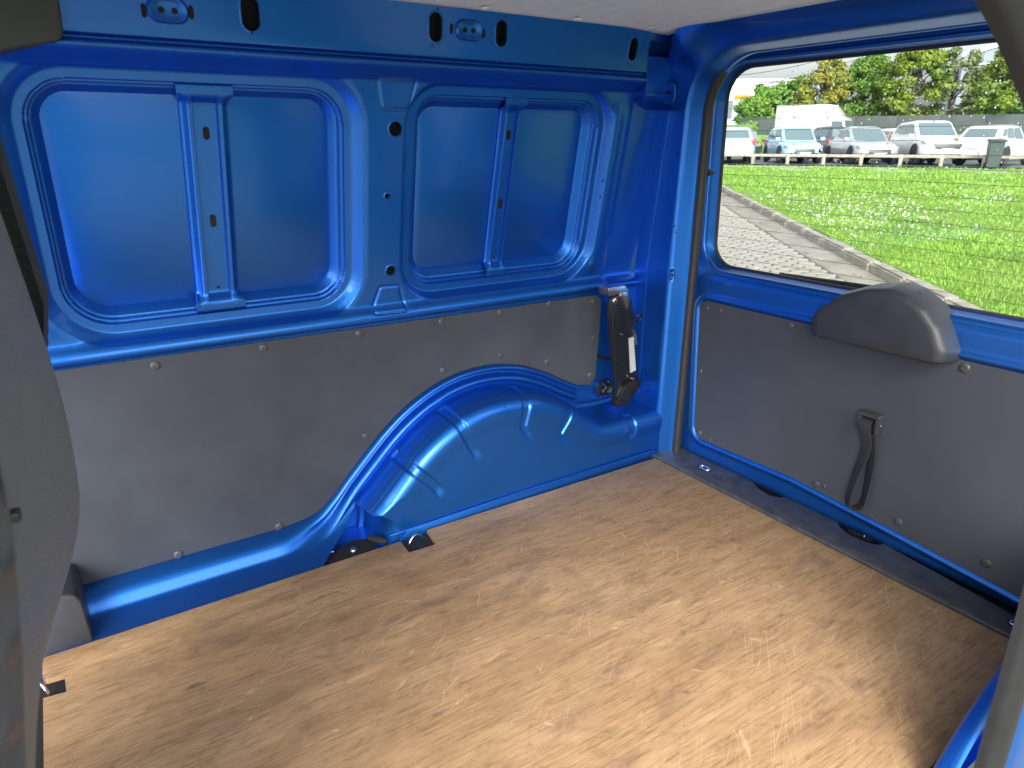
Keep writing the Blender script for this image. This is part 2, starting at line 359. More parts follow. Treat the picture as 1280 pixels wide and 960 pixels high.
winR = rounded([(-.803, 1.122), (-.192, 1.122), (-.192, .612), (-.803, .612)], [.09, .09, .10, .09], 10)
D = np.zeros(SX.shape)
prof_d = np.array([-.036, -.026, -.012, -.002, .0, .0155, .0172, .0225, .0242, .0280, .0425, .0440, .10]); prof_h = np.array([0, .001, .012, .022, .0225, .0235, .0330, .0335, .0420, .0425, .0620, .0720, .0720])
for poly, scl in ((winL, 1.0), (winR, 1.18)):
    s = -sdpoly(SX, SZ, poly); s = np.where(s > 0, s/scl, s if scl == 1.0 else s*1.9); h = np.interp(s, prof_d, prof_h)
    lean = ((SZ > .60) & (SZ < 1.13))
    h = h*ss(.584, .606, SZ)*(1-ss(1.127, 1.132, SZ)); D = np.maximum(D, h)
# pressed outlines on the middle pillar and dimples
def emboss(poly, wdt, dep): return -dep*np.exp(-(sdpoly(SX, SZ, poly)/wdt)**2)
trap1 = rounded(pxpoly([(471, 97), (521, 98), (510, 138), (477, 136)]), .008, 5); trap2 = rounded(pxpoly([(475, 359), (499, 357), (506, 387), (463, 391)]), .008, 5)
for t_ in (trap1, trap2): D = D-emboss(t_, .0035, .0030)*-1*-1
# vertical ribs framing the pillars
D -= .008*np.exp(-((SX+.165)/.02)**2)*ss(.60, .66, SZ)*(1-ss(1.05, 1.12, SZ))
D += .010*ss(-.13, -.10, SX)*ss(.56, .6, SZ)*(1-ss(1.10, 1.13, SZ))
# the rail stops short of the front trim with a soft end, and dies out at the rear corner
rail_end = ss(-.125, -.095, SX)*ss(1.128, 1.15, SZ); D += .085*rail_end
V = np.stack([SX, SY+nrm[:, 0]*D, SZ+nrm[:, 1]*D], -1)
def wallpt(x, z):                         # surface point and inward normal of the pressed wall at (x, z)
    k = np.argmin(np.abs(SEC[:, 1]-z)); i = np.argmin(np.abs(XS-x)); n = nrm[k]
    return V[i, k].copy(), np.array([0, -n[0], -n[1]])
def wallhit(px, py):                      # nearest wall vertex to a photo pixel
    v = V[::2, ::2]-CAM; d = v@FW; u = 640+F*(v@RT)/d; q = 480-F*(v@UP)/d; i, k = np.unravel_index(np.argmin((u-px)**2+(q-py)**2), u.shape); i *= 2; k *= 2
    n = nrm[k]; return V[i, k].copy(), np.array([0, -n[0], -n[1]])
# openings: real holes with a rim and a cavity coloured black for its shade
HOLES = [  # px, py, half width, half height (m), tilt
    (495, 161, .016, .016, 0), (484, 246, .0062, .0062, 0), (488, 338, .0125, .0125, 0),
    (314, 18, .0165, .030, 0), (544, 35, .0155, .029, 0), (626, 41, .0150, .027, 0), (792, 62, .014, .027, .12),
    (181, 12, .004, .011, 0), (240, 15, .004, .011, 0), (565, 37, .004, .010, 0), (604, 41, .004, .010, 0),
    (314, 42, .0022, .0022, 0), (548, 12, .0022, .0022, 0), (540, 57, .0022, .0022, 0), (632, 20, .0022, .0022, 0), (799, 44, .0022, .0022, 0), (785, 80, .0022, .0022, 0),
    (753, 225, .0032, .0032, 0), (750, 246, .0032, .0032, 0)]
keep = np.ones((len(XS)-1, len(SEC)-1), bool)
holedefs = []
for (px, py, a, b_, tl) in HOLES:
    p, n = wallhit(px, py); upv = np.cross(n, [1., 0, 0]); upv /= np.linalg.norm(upv); upv *= np.sign(upv[2]); xv = np.array([1., 0, 0])
    xv, upv = xv*math.cos(tl)-upv*math.sin(tl), upv*math.cos(tl)+xv*math.sin(tl)
    holedefs.append((p, n, xv, upv, a, b_))
    cen = .25*(V[:-1, :-1]+V[1:, :-1]+V[1:, 1:]+V[:-1, 1:]); dx = (cen-p)@xv; dz = (cen-p)@upv; dn = (cen-p)@n
    rr = min(a, b_); ex = np.maximum(np.abs(dx)-(a-rr), 0); ez = np.maximum(np.abs(dz)-(b_-rr), 0); sdh = np.hypot(ex, ez)-rr
    if rr > .006 : keep &= ~((sdh < .002) & (np.abs(dn) < .03))
wall = grid('side_wall', V, 'blue', van, keep=keep, ang=50)
def capsule(a, b_, seg=10, grow=0.0):
    rr = min(a, b_); out = []
    for q in range(4):
        cx = (a-rr)*(1 if q in (0, 3) else -1); cz = (b_-rr)*(1 if q in (0, 1) else -1)
        for k in range(seg+1):
            t = math.pi/2*(q+k/seg); out.append((cx+(rr+grow)*math.cos(t), cz+(rr+grow)*math.sin(t)))
    return out
def hole(p, n, xv, upv, a, b_, parent, name='wall_hole'):
    if min(a, b_) <= .006:    # small ones: dark plug with no cut sheet
        o1 = capsule(a, b_, 5); V_ = [p+n*.0012+xv*x+upv*z for x, z in o1]+[p-n*.002+xv*x*1.08+upv*z*1.08 for x, z in o1]; k = len(o1)
        return mk(name, V_, [tuple(range(k))]+[(i, (i+1) % k, k+(i+1) % k, k+i) for i in range(k)], 'shade_black', parent, 0)
    rings = [(.0045, .0003), (.0030, .0012), (.0006, .0012), (0, .0004), (0, -.004)]
    V_ = []; Fc = []; k = 0
    for g, h in rings:
        c_ = capsule(a, b_, 8, g); k = len(c_); V_ += [p+n*h+xv*x+upv*z for x, z in c_]
    for r_ in range(len(rings)-1):
        for i in range(k): Fc.append((r_*k+i, r_*k+(i+1) % k, (r_+1)*k+(i+1) % k, (r_+1)*k+i))
    rim = mk(name+'_rim', V_, Fc, 'blue', parent, 40)
    V_ = []; Fc = []
    for g, h in ((.001, -.0045), (.001, -.03)): V_ += [p+n*h+xv*x+upv*z for x, z in capsule(a, b_, 8, g)]
    for i in range(k): Fc.append((i, (i+1) % k, k+(i+1) % k, k+i))
    Fc.append(tuple(range(k, 2*k))); mk('cavity', V_, Fc, 'shade_black', rim, 0); return rim
for h_ in holedefs: hole(*h_, wall)
# oval fixing plates on the rail with two holes each
for (px, py) in ((210, 12), (585, 37)):
    p, n = wallhit(px, py); upv = np.cross(n, [1., 0, 0]); upv /= np.linalg.norm(upv); upv *= np.sign(upv[2]); xv = np.array([1., 0, 0])
    V_ = []; Fc = []
    rings = [(1.0, 0), (.96, .004), (.86, .008), (.76, .007), (.66, .003), (.3, .0025)]
    for sc_, h in rings:
        c_ = capsule(.036*sc_, .022*sc_, 8); k = len(c_); V_ += [p+n*h+xv*x+upv*z for x, z in c_]
    for r_ in range(len(rings)-1):
        for i in range(k): Fc.append((r_*k+i, r_*k+(i+1) % k, (r_+1)*k+(i+1) % k, (r_+1)*k+i))
    Fc.append(tuple((len(rings)-1)*k+i for i in range(k)))
    pl = mk('fixing_plate', V_, Fc, 'blue', wall, 60)
    for s_ in (-1, 1): hole(p+n*.0025+xv*s_*.011, n, xv, upv, .0052, .0052, pl, 'bolt_hole')
# blanking sheets in the two window recesses and their middle brackets
NW = np.array([0, math.cos(R(11)), math.sin(R(11))]); UPW = np.array([0, -math.sin(R(11)), math.cos(R(11))])
def wl(x, z, depth): return np.array([x, wallY(z), z])+NW*depth
for wi, (x0, x1, z0, z1, xb0, xb1) in enumerate(((-1.578, -.942, .607, 1.122, (222, 118, 247, 378), (285, 118, 300, 372)), (-.803, -.192, .612, 1.122, (628, 128, 602, 340), (652, 131, 628, 334)))):
    i0 = .0415 if wi == 0 else .049; out = rounded([(x0+i0, z1-i0), (x1-i0, z1-i0), (x1-i0, z0+i0), (x0+i0, z0+i0)], .04, 8)
    bl = prism('blanking_sheet', [wl(x, z, .0625) for x, z in out], NW*.004, 'blue', wall, bev=.0012, ang=30)
    a = .5*(PL(xb0[0], xb0[1], .05)+PL(xb1[0], xb1[1], .05)); b_ = .5*(PL(xb0[2], xb0[3], .05)+PL(xb1[2], xb1[3], .05))
    hw = .5*abs(PL(xb1[0], xb1[1], .045)[0]-PL(xb0[0], xb0[1], .045)[0])
    top = z1-.017; bot = z0+.018
    # bracket: hat profile from the top ledge to the bottom ledge
    us = np.array([-1.02, -1.0, -.98, -.90, -.86, -.72, -.66, -.52, -.46, .46, .52, .66, .72, .86, .90, .98, 1.0, 1.02])*hw
    hh = np.array([-.010, .0, .006, .007, .0085, .0215, .023, .0225, .0125, .0125, .0225, .023, .0215, .0085, .007, .006, .0, -.010])
    zz = np.r_[np.linspace(bot, bot+.05, 12), np.linspace(bot+.055, top-.055, 30), np.linspace(top-.05, top, 12)]
    GV = np.zeros((len(us), len(zz), 3))
    for j, z in enumerate(zz):
        f_ = (z-bot)/(top-bot); xc = b_[0]*(1-f_)+a[0]*f_
        e = 1-min(ss(bot+.018, bot+.04, z), 1-ss(top-.04, top-.018, z))   # 1 at the ends
        for i in range(len(us)):
            wid = 1+.10*e; dep = .0605-hh[i]*(1-e)-e*.034
            GV[i, j] = wl(xc+us[i]*wid, z, dep)
    br = grid('bracket', GV, 'blue', wall, ang=25)
    so = br.modifiers.new('thick', 'SOLIDIFY'); so.thickness = .0015; so.offset = -1
    for fz, a_, bb in ((.80, .0065, .013), (.42, .0065, .014), (.10, .0035, .0035)):
        z = bot+(top-bot)*fz; xc = b_[0]*(1-fz)+a[0]*fz
        o1 = capsule(a_, bb, 6); V_ = [wl(xc+x, z+zq, .0472) for x, zq in o1]+[wl(xc+x, z+zq, .052) for x, zq in o1]; k = len(o1)
        mk('slot', V_, [tuple(range(k))]+[(i, (i+1) % k, k+(i+1) % k, k+i) for i in range(k)], 'shade_black', br, 0)  # black inset painting the slot's shade; the bracket itself is not cut
    for s_ in (-1, 1):
        for z in (top-.008, bot+.010):
            lathe('spot_weld', [(.0045, -.001), (.0045, .0008), (.003, .0012)], wl((b_[0] if z < .9 else a[0])+s_*hw*.7, z, .0272), -NW, 'blue', br, 10)
    if wi == 1: pass
    # closing sheet behind the recess
for (x0, x1, z0, z1) in ((-2.0, 0.02, .60, 1.13),):
    prism('outer_skin', [wl(x0, z0, .085), wl(x1, z0, .085), wl(x1, z1, .085), wl(x0, z1, .085)], NW*.002, 'shade_black', wall, 0)

# --- side lining board and everything that follows its lower edge
YP = .160
edge_px = [(60, 744), (90, 735), (170, 712), (260, 686), (330, 666), (365, 655), (395, 641), (415, 621), (433, 596), (460, 560), (480, 535), (503, 511), (530, 489), (560, 471), (590, 460), (620, 455), (650, 456), (680, 464), (703, 474), (722, 481)]
low = spline([P(x, y, 1, YP)[[0, 2]] for x, y in edge_px], 160)
low = np.vstack([[(-2.05, low[0][1]-.0)], low])
corner = [P(736, 481, 1, YP)[[0, 2]], P(744, 472, 1, YP)[[0, 2]], P(752, 376, 1, YP)[[0, 2]], P(745, 369, 1, YP)[[0, 2]], P(85, 462, 1, YP)[[0, 2]], np.array([-2.05, P(85, 462, 1, YP)[2]+.001])]
outl = list(low)+corner
outl = rounded([o for o in outl], [0]*len(low)+[.012, .014, .014, .014, 0, 0], 5)
prism('lining_board', [(x, YP, z) for x, z in outl], (0, .005, 0), 'board', van, ang=30)
lining = van.children[-1]
cap_prof = [(.0, .0), (.0085, .0), (.0092, .0012), (.0085, .0032), (.006, .0048), (.0032, .0054), (.0028, .0044), (.0, .0044)][1:]
def screw(p, n, parent, s=1.0): s *= 1.2; return lathe('rivet', [(r_*s, h*s*.62) for r_, h in cap_prof], p, n, 'screw', parent, 16)
for q in [(194, 457), (329, 435), (449, 417), (552, 402), (625, 391), (686, 380), (742, 376), (742, 421), (738, 469), (684, 452), (625, 444), (554, 463), (457, 545), (349, 658), (223, 693)]:
    screw(P(*q, 1, YP), (0, -1, 0), lining, .95 if q[1] not in (421, 444) else .7)
# flange and sill that follow the board's lower edge
path = low; tan_ = np.gradient(path, axis=0); tan_ /= np.linalg.norm(tan_, axis=1)[:, None]; dn_ = np.stack([tan_[:, 1], -tan_[:, 0]], 1)   # downwards/inwards
pa = np.array([(-.015, .167), (0, .167), (.001, .158), (.003, .146), (.009, .141), (.015, .145), (.018, .158), (.025, .161), (.029, .150), (.032, .137), (.039, .133), (.046, .137), (.048, .148), (.056, .151), (.064, .151)])
pb = np.array([(-.015, .167), (0, .167), (.0005, .158), (.003, .147), (.007, .133), (.013, .119), (.022, .109), (.033, .103), (.042, .099), (.047, .094), (.0495, .080), (.0515, .060), (.0525, .040), (.053, .0), (.0535, -.06)])
s_ = np.linspace(0, 1, len(pa)); fa = chaikin(pa, 1); fb = chaikin(pb, 1)
GV = np.zeros((len(path), len(fa), 3))
for i, (x, z) in enumerate(path):
    wgt = 1-ss(-1.22, -1.02, np.array(x)); pr = fa*(1-wgt)+fb*wgt
    # keep offsets from crossing on the inner bend
    GV[i] = np.stack([x+dn_[i, 0]*pr[:, 0], pr[:, 1], z+dn_[i, 1]*pr[:, 0]], 1)
fl = grid('wheel_arch_flange', GV, 'blue', van, ang=60)
tube('seam', [(x, .078, -.0105) for x in np.linspace(-1.75, -1.13, 8)]+[(-1.09, .066, -.011)], .0022, 'blue', fl, 6)
tube('seam', [(x, .030, -.0125) for x in np.linspace(-1.72, -1.2, 6)], .003, 'blue', fl, 6)
# flat steel behind the board's rear end and down to the shelf
prism('jack_recess', [(-.135, .168, .17), (-.135, .168, .56), (-.04, .168, .57), (-.04, .168, .17)], (0, .002, 0), 'blue', van, bev=.0)

prism('lower_wall', [(-2.05, .1725, -.03), (.05, .1725, -.03), (.05, .1725, .58), (-2.05, .1725, .58)], (0, .002, 0), 'blue', van)
# --- wheel arch: swept shoulder with radial ribs
o = [(-1.008, -.03)]
inner = path[(path[:, 0] > -1.045) & (path[:, 0] < -.235)]; dn_in = dn_[(path[:, 0] > -1.045) & (path[:, 0] < -.235)]
ip = inner+dn_in*.052
ip = ip[(ip[:, 1] > .06)]
ip = ip[(ip[:, 0] < -.262)]
arch = np.vstack([[(-.992, -.16), (-.982, -.06), (-.968, .03)], ip[::6], [(-.235, .187), (-.20, .174), (-.15, .170), (-.08, .170), (-.02, .170), (.04, .170)]])
arch = spline(arch, 420)
ta = np.gradient(arch, axis=0); ta /= np.linalg.norm(ta, axis=1)[:, None]; na = np.stack([-ta[:, 1], ta[:, 0]], 1)   # outward (up)
for _ in range(60): na[1:-1] = .5*na[1:-1]+.25*(na[:-2]+na[2:])
na /= np.linalg.norm(na, axis=1)[:, None]
# profile: (offset inwards, Y)
pr = [(-.012, .162), (.0, .160), (.004, .150), (.006, .14), (.010, .10), (.014, .064)]
for k in range(9):
    a = math.pi/2*k/8; pr.append((.016+.034*(1-math.cos(a)), .058-.034*math.sin(a)))
pr += [(.07, .0235), (.10, .023)]
pr = resample(np.array(pr), 90)
cenx = -.60
nu, nsn = len(arch), len(pr); extra = 40
GV = np.zeros((nu, nsn+extra, 3))
ucum = np.r_[0, np.cumsum(np.linalg.norm(np.diff(arch, axis=0), axis=1))]
plen = np.r_[0, np.cumsum(np.linalg.norm(np.diff(pr, axis=0), axis=1))]
ribs_px = [((516, 560), .30), ((592, 545), .0), ((668, 520), .0), ((716, 545), 0)]
ribu = []
for X0 in (-.885, -.735, -.50, -.335, -.09):
    ribu.append(ucum[np.argmin(np.abs(arch[:, 0]-X0)+ (arch[:, 1] < .05))])
for i in range(nu):
    for j in range(nsn+extra):
        if j < nsn: off, yy = pr[j]; yy += .006*ucum[i]/ucum[-1]*ss(.05, .10, off); base = arch[i]-na[i]*off; sarc = plen[j]
        else:
            k = (j-nsn+1)/extra; b0 = arch[i]-na[i]*pr[-1][0]; x_t = -.885+(.04+.885)*ucum[i]/ucum[-1]
            base = b0*(1-k)+np.array([x_t, -.17])*k; yy = pr[-1][1]+.006*ucum[i]/ucum[-1]; sarc = plen[-1]+np.linalg.norm(base-b0)
        h = 0
        for ru in ribu:
            lo, hi = (.035, .25) if ru != ribu[-1] else (.1, .19)
            du = abs(ucum[i]-ru); wv = (1-ss(.010, .018, du))*ss(lo, lo+.015, sarc)*(1-ss(hi-.01, hi+.02, sarc)); h = max(h, wv)
        if j < nsn:
            t2 = pr[min(j+1, nsn-1)]-pr[max(j-1, 0)]; t2 /= np.linalg.norm(t2); n_off, n_y = -(-t2[1]), 0
            nin = np.array([t2[1], -t2[0]])   # (offset, Y) normal
            if nin[1] > 0 or (abs(nin[1]) < 1e-6 and nin[0] > 0): nin = -nin
            dep = -.005*h     # pressed in
            off2 = off+nin[0]*dep; yy = yy+nin[1]*dep; base = arch[i]-na[i]*off2
        else: yy += .005*h
        GV[i, j] = (base[0], yy, base[1])
wa = grid('wheel_arch', GV, 'blue', van, ang=50)
# seams along the foot of the arch
tube('seam', [(-.95, .0215, .012), (-.80, .0195, .016), (-.5, .0195, .020), (-.2, .0195, .02), (.0, .0195, .02)], .0022, 'blue', wa, 6)
prism('foot_strip', [(-.93, .0185, -.02), (.03, .0185, -.02), (.03, .0185, .018), (-.9, .0185, .014)], (0, .003, 0), 'blue', wa, .0008)
# black sheet painting the shade of the floor pocket ahead of the arch, with bolt
pk = prism('pocket_shade', [(-1.15, -.02, -.0135), (-.99, -.02, -.0135), (-.985, .075, -.0135), (-1.03, .09, -.0135), (-1.14, .05, -.0135)], (0, 0, .002), 'shade_black', van, .0005)
lathe('bolt_head', [(.011, 0), (.011, .002), (.007, .002), (.007, .006), (.003, .007)], (-1.045, .045, -.0115), (0, 0, 1), 'steel', pk, 14)
prism('seam_sealer', [(-.995, .07, -.012), (-.965, .02, -.012), (-.955, .024, -.010), (-.985, .08, -.010)], (0, 0, .012), 'rubber', van, .001)

# --- floor pan, near side, roof
prism('floor_pan', [(-2.3, -1.165, -.020), (.10, -1.165, -.020), (.10, .17, -.020), (-2.3, .17, -.020)], (0, 0, -.03), 'blue', van)
RV = np.zeros((60, 60, 3))
for i, x in enumerate(np.linspace(-2.4, -.055, 60)):
    for j, y in enumerate(np.linspace(-1.18, .02, 60)):
        e = max(0, abs(y+.58)-.45)/.15; RV[i, j] = (x, y, 1.293-.012*e*e-.006*ss(-.25, -.05, np.array(x)))
roof = grid('roof_lining', RV, 'lining', van, ang=0, flip=False)
so = roof.modifiers.new('thick', 'SOLIDIFY'); so.thickness = .03; so.offset = 1
prism('roof_skin', [(-2.4, -1.25, 1.345), (.2, -1.25, 1.345), (.2, .15, 1.345), (-2.4, .15, 1.345)], (0, 0, .01), 'blue', van)
for x in (-.66, -.40, -.16): lathe('lining_clip', [(.011, 0), (.010, .003), (.006, .0045)], (x, -.02, 1.282), (0, 0, -1), 'lining', roof, 12)

# --- rear corner pillar and header: one pressed section swept round the tailgate opening
ap = [(0.0, -.02), (0.0, .35), (0.0, .75)]
ap2 = rounded([(.0, -.03), (-.012, 1.228), (-1.17, 1.228), (-1.182, -.03)], [0, .15, .15, 0], 24)
apath = np.vstack([np.linspace(ap2[0], ap2[1], 60)[:-1], ap2[1:26], np.linspace(ap2[25], ap2[26], 40)[1:-1], ap2[26:-1], np.linspace(ap2[-2], ap2[-1], 60)[1:]])
tt = np.gradient(apath, axis=0); tt /= np.linalg.norm(tt, axis=1)[:, None]; an = np.stack([tt[:, 1], -tt[:, 0]], 1)
psec = chaikin([(-.003, .105), (-.003, .092), (.0, .088), (.010, .078), (.024, .050), (.032, .034), (.042, .027), (.065, .028), (.09, .027), (.115, .024), (.14, .020), (.16, .018), (.18, .017)], 3)
hsec = chaikin([(-.003, .105), (-.003, .092), (.0, .088), (.0015, .080), (.0065, .045), (.010, .026), (.016, .014), (.026, .004), (.038, -.010), (.050, -.032), (.058, -.055), (.070, -.070), (.10, -.085)], 3)
GV = np.zeros((len(apath), len(psec), 3))
for i, (y, z) in enumerate(apath):
    wv = ss(.35, .8, np.array(abs(an[i, 1]))); sct = psec*(1-wv)+hsec*wv; lean_ = max(0, z-.64)*TAN*.55
    Yv = y+an[i, 0]*sct[:, 0]; 
    Yv = Yv-(lean_ if y > -.6 else -lean_)*np.clip(sct[:, 0]/.13, 0, 1)*abs(an[i, 0])
    GV[i] = np.stack([sct[:, 1], Yv, z+an[i, 1]*sct[:, 0]], 1)
frame = grid('tailgate_surround', GV, 'blue', van, ang=60)
prism('corner_leak_plate', [(-.105, .150, 1.10), (.06, .150, 1.10), (.06, .125, 1.34), (-.105, .125, 1.34)], (0, .003, 0), 'blue', van)  # added plate, blocks sky leaking in between rail and header
prism('leak_backing_plate', [(.040, .03, 1.05), (.040, .20, 1.05), (.040, .20, 1.34), (.040, .03, 1.34)], (.003, 0, 0), 'blue', van)  # second added plate behind the pillar, stops the remaining sky leak
prism('header_leak_plate', [(-.35, -1.2, 1.318), (.12, -1.2, 1.318), (.12, .16, 1.318), (-.35, .16, 1.318)], (0, 0, .004), 'blue', van)  # added cover above the header, keeps sky light from leaking in
# dimple with a hole, oval with three holes, small fixing holes on the pillar
def pillarhit(px, py):
    v = GV-CAM; d = v@FW; u = 640+F*(v@RT)/d; q = 480-F*(v@UP)/d; i, k = np.unravel_index(np.argmin((u-px)**2+(q-py)**2), u.shape)
    a = GV[i, min(k+3, GV.shape[1]-1)]-GV[i, max(k-3, 0)]; b_ = GV[min(i+3, len(GV)-1), k]-GV[max(i-3, 0), k]; n = np.cross(a, b_); n /= np.linalg.norm(n)
    if n@(CAM-GV[i, k]) < 0: n = -n
    return GV[i, k].copy(), n
def plate(name, px, py, a, b_, holes, parent, hit=pillarhit, h=.003, lift=.0):
    p, n = hit(px, py); p = p+n*lift; upv = np.array([0, 0, 1.])-n*n[2]; upv /= np.linalg.norm(upv); xv = np.cross(upv, n); V_ = []; Fc = []
    for sc_, hh_ in [(1.0, -.002), (1.0, h), (.9, h*1.3), (.8, h*.5), (.4, h*.4)]:
        c_ = capsule(a*sc_, b_*sc_, 8); k = len(c_); V_ += [p+n*hh_+xv*x+upv*z for x, z in c_]
    for r_ in range(4):
        for i in range(k): Fc.append((r_*k+i, r_*k+(i+1) % k, (r_+1)*k+(i+1) % k, (r_+1)*k+i))
    Fc.append(tuple(4*k+i for i in range(k))); pl = mk(name, V_, Fc, 'blue', parent, 60)
    for (hx, hz, hr) in holes: hole(p+n*(h*.45)+xv*hx+upv*hz, n, xv, upv, hr, hr, pl, 'bolt_hole')
    return pl
plate('hinge_dimple', 839, 113, .024, .034, [(0, 0, .0055)], frame, h=.004, lift=.005)
plate('fixing_plate', 840, 345, .0085, .024, [(0, .013, .0035), (0, 0, .0045), (0, -.012, .0035)], frame, h=.0025)
for q, r_ in (((847, 193), .0035), ((843, 286), .003), ((845, 287), .0025)):
    p, n = pillarhit(*q); upv = np.array([0, 0, 1.]); hole(p, n, np.cross(upv, n), upv, r_, r_, frame, 'bolt_hole')
p, n = pillarhit(804, 240); upv = np.array([0, 0, 1.])-n*n[2]; hole(p, n, np.cross(upv, n), upv, .0058, .017, frame, 'slot')
# seam lines on the corner
tube('seam', [GV[np.argmin(np.abs(apath[:60, 1]-z)), -24]+np.array([-.001, -.001, 0]) for z in np.linspace(.2, 1.08, 12)], .0014, 'blue', frame, 6)
# tailgate seal: black rubber bead round the opening
sh_ = lambda a_: -.004+.024*float(ss(.5, .95, abs(a_[1])))
seal_pts = [(.091+.02*float(ss(.5, .95, abs(an_[1]))), y+an_[0]*sh_(an_), z+an_[1]*sh_(an_)) for (y, z), an_ in zip(apath, an)]
tube('door_seal', seal_pts, .015, 'rubber', van, 10, flat=(1.0, .75))
tube('seal_lip', [(.080+.03*float(ss(.5, .95, abs(an_[1]))), y+an_[0]*(sh_(an_)+.004), z+an_[1]*(sh_(an_)+.004)) for (y, z), an_ in zip(apath, an)], .0042, 'rubber', van.children[-1], 6)

# ------------------------------------------------------------------ tailgate
tgt = empty('tailgate'); tgt.parent = van
XT = .116
def tz(px, py, X): p = P(px, py, 0, X); return p[1], p[2]
def mirror(pts): return pts
# glass outline at X=.17
XG = .178
gq = [tz(906, 84, XG), tz(1290, 52, XG)]
GL = (-.028, 1.178); GB = (-.066, .652)
yc = -.591
gpoly = [(.0, 1.203), (2*yc-.0, 1.203), (2*yc+.012, .636), (-.012, .636)]
gout = rounded(gpoly, [.085, .085, .075, .075], 12)
fpoly = [(.011, 1.214), (2*yc-.011, 1.214), (2*yc+.0, .626), (.0, .626)]
fout = rounded(fpoly, [.10, .10, .09, .09], 12)
ys = np.arange(-1.235, .055, .0032); zs = np.arange(-.03, 1.275, .0032)
TY, TZ = np.meshgrid(ys, zs, indexing='ij')
outer = rounded([(.048, 1.268), (2*yc-.048, 1.268), (2*yc-.048, -.028), (.048, -.028)], [.13, .13, .06, .06], 12)
so_ = -sdpoly(TY, TZ, outer)
TX = np.full(TY.shape, .140)
lowm = 1-ss(.600, .650, TZ); TX -= .026*lowm                         # thicker lower half, rounded shelf under the window
panel_px = [(876, 374), (1300, 472), (1300, 757), (1275, 746), (1100, 653), (990, 596), (868, 545)]
pp = [tz(x, y, XT) for x, y in panel_px]
ppoly = [(pp[0][0], pp[0][1]), (-1.09, pp[0][1]+.004), (-1.09, pp[3][1]-.006), pp[3], pp[4], pp[5], pp[6]]
pin = rounded(ppoly, [.03, .03, .03, 0, 0, 0, .04], 8)
sp_ = -sdpoly(TY, TZ, pin)
TX += .004*ss(-.004, .002, sp_)                                           # slight seat for the board
TX -= .006*np.exp(-((sp_+.012)/.008)**2)*lowm                              # raised blue rim
TX += .02*(1-ss(0, .03, so_))**2+.03*(1-ss(-.02, .028, TZ))**2                                          # rolled outer edge
Vt = np.stack([TX, TY, TZ], -1); cen = .25*(TY[:-1, :-1]+TY[1:, :-1]+TY[1:, 1:]+TY[:-1, 1:]); cez = .25*(TZ[:-1, :-1]+TZ[1:, :-1]+TZ[1:, 1:]+TZ[:-1, 1:])
kp = (sdpoly(cen, cez, fout) > -.003) & (sdpoly(cen, cez, outer) < -.001)
skin = grid('door_skin', Vt, 'blue', tgt, keep=kp, ang=50, flip=True)
# window reveal
def loop(pts, n=240): p = np.vstack([pts, pts[:1]]); return resample(p, n+1)[:-1]
fo = loop(fout); go = loop(gout)
rings = []
nf = np.roll(fo, -1, 0)-np.roll(fo, 1, 0); nf /= np.linalg.norm(nf, axis=1)[:, None]; nf = np.stack([nf[:, 1], -nf[:, 0]], 1)
c0 = fo.mean(0); sgn = np.sign(((fo-c0)*nf).sum(1).mean()); nf *= sgn
tx = lambda p: np.where(p[:, 1] < .7, .140-.026*(1-ss(.600, .650, p[:, 1])), .140)
for g, dx in ((.008, -.0012), (.004, -.004), (.0, -.0035), (-.003, .002)): q = fo+nf*g; rings.append(np.column_stack([tx(q)+dx, q]))
for k in np.linspace(.15, 1, 6): q = fo*(1-k)+go*k; rings.append(np.column_stack([tx(fo)*(1-k)+.002+(XG-.002)*k, q]))
RV = np.stack([np.vstack([r_, r_[:1]]) for r_ in rings], 1); grid('window_reveal', RV, 'blue', tgt, ang=60)
prism('window_glass', [(XG, y, z) for y, z in loop(rounded(gpoly, .08, 10), 120)], (.004, 0, 0), 'glass', tgt, ang=20)
pane = tgt.children[-1]
gg = loop(gout, 160)
tube('window_seal', [(XG+.001, y, z) for y, z in gg], .0055, 'rubber', tgt, 6, closed=True)
# heating wires
for k in range(17):
    z = .665+k*.0305; xs_ = [y for y in (-.07, -1.11)]
    tube('heating_wire', [(XG-.0006, -.006, z), (XG-.0006, -.59, z+.004), (XG-.0006, -1.176, z)], .00045, 'rubber', pane, 4)
# rain drops on the outer face, in one mesh
bmd = bmesh.new()
for k in range(420):
    y = -.15-.85*random.random(); z = .95+.24*random.random()**.8
    if random.random() < .25: y = -.1-.95*random.random(); z = .66+.5*random.random()
    r_ = random.choice([.0010, .0013, .0016, .0020, .0026])
    mt = Matrix.Translation((XG+.0042, y, z)) @ Matrix.Diagonal((.55, 1, 1.15+.8*random.random(), 1))
    bmesh.ops.create_icosphere(bmd, subdivisions=1, radius=r_, matrix=mt)
rd = frombm('rain_drops', bmd, 'drop', pane, 180); rd['kind'] = 'stuff'
# small black stop on the left of the frame
st = lathe('buffer', [(.011, 0), (.011, .006), (.006, .010), (.005, .03)], tuple(P(884, 216, 0, .137)), (-.2, -1, 0), 'rubber', tgt, 14)
# grey board
bd = prism('tailgate_board', [(XT-.0035, y, z) for y, z in pin], (.006, 0, 0), 'tgboard', tgt, ang=30)
for q, s1 in [((883, 385), 1), ((900, 388), .8), ((988, 407), 1), ((875, 464), 1), ((874, 541), 1), ((887, 550), .7), ((1020, 605), 1), ((1030, 608), .6), ((1123, 652), 1), ((1233, 704), 1.1), ((1206, 460), 1.1)]:
    screw(P(*q, 0, XT-.0035), (-1, 0, 0), bd, s1*.95)
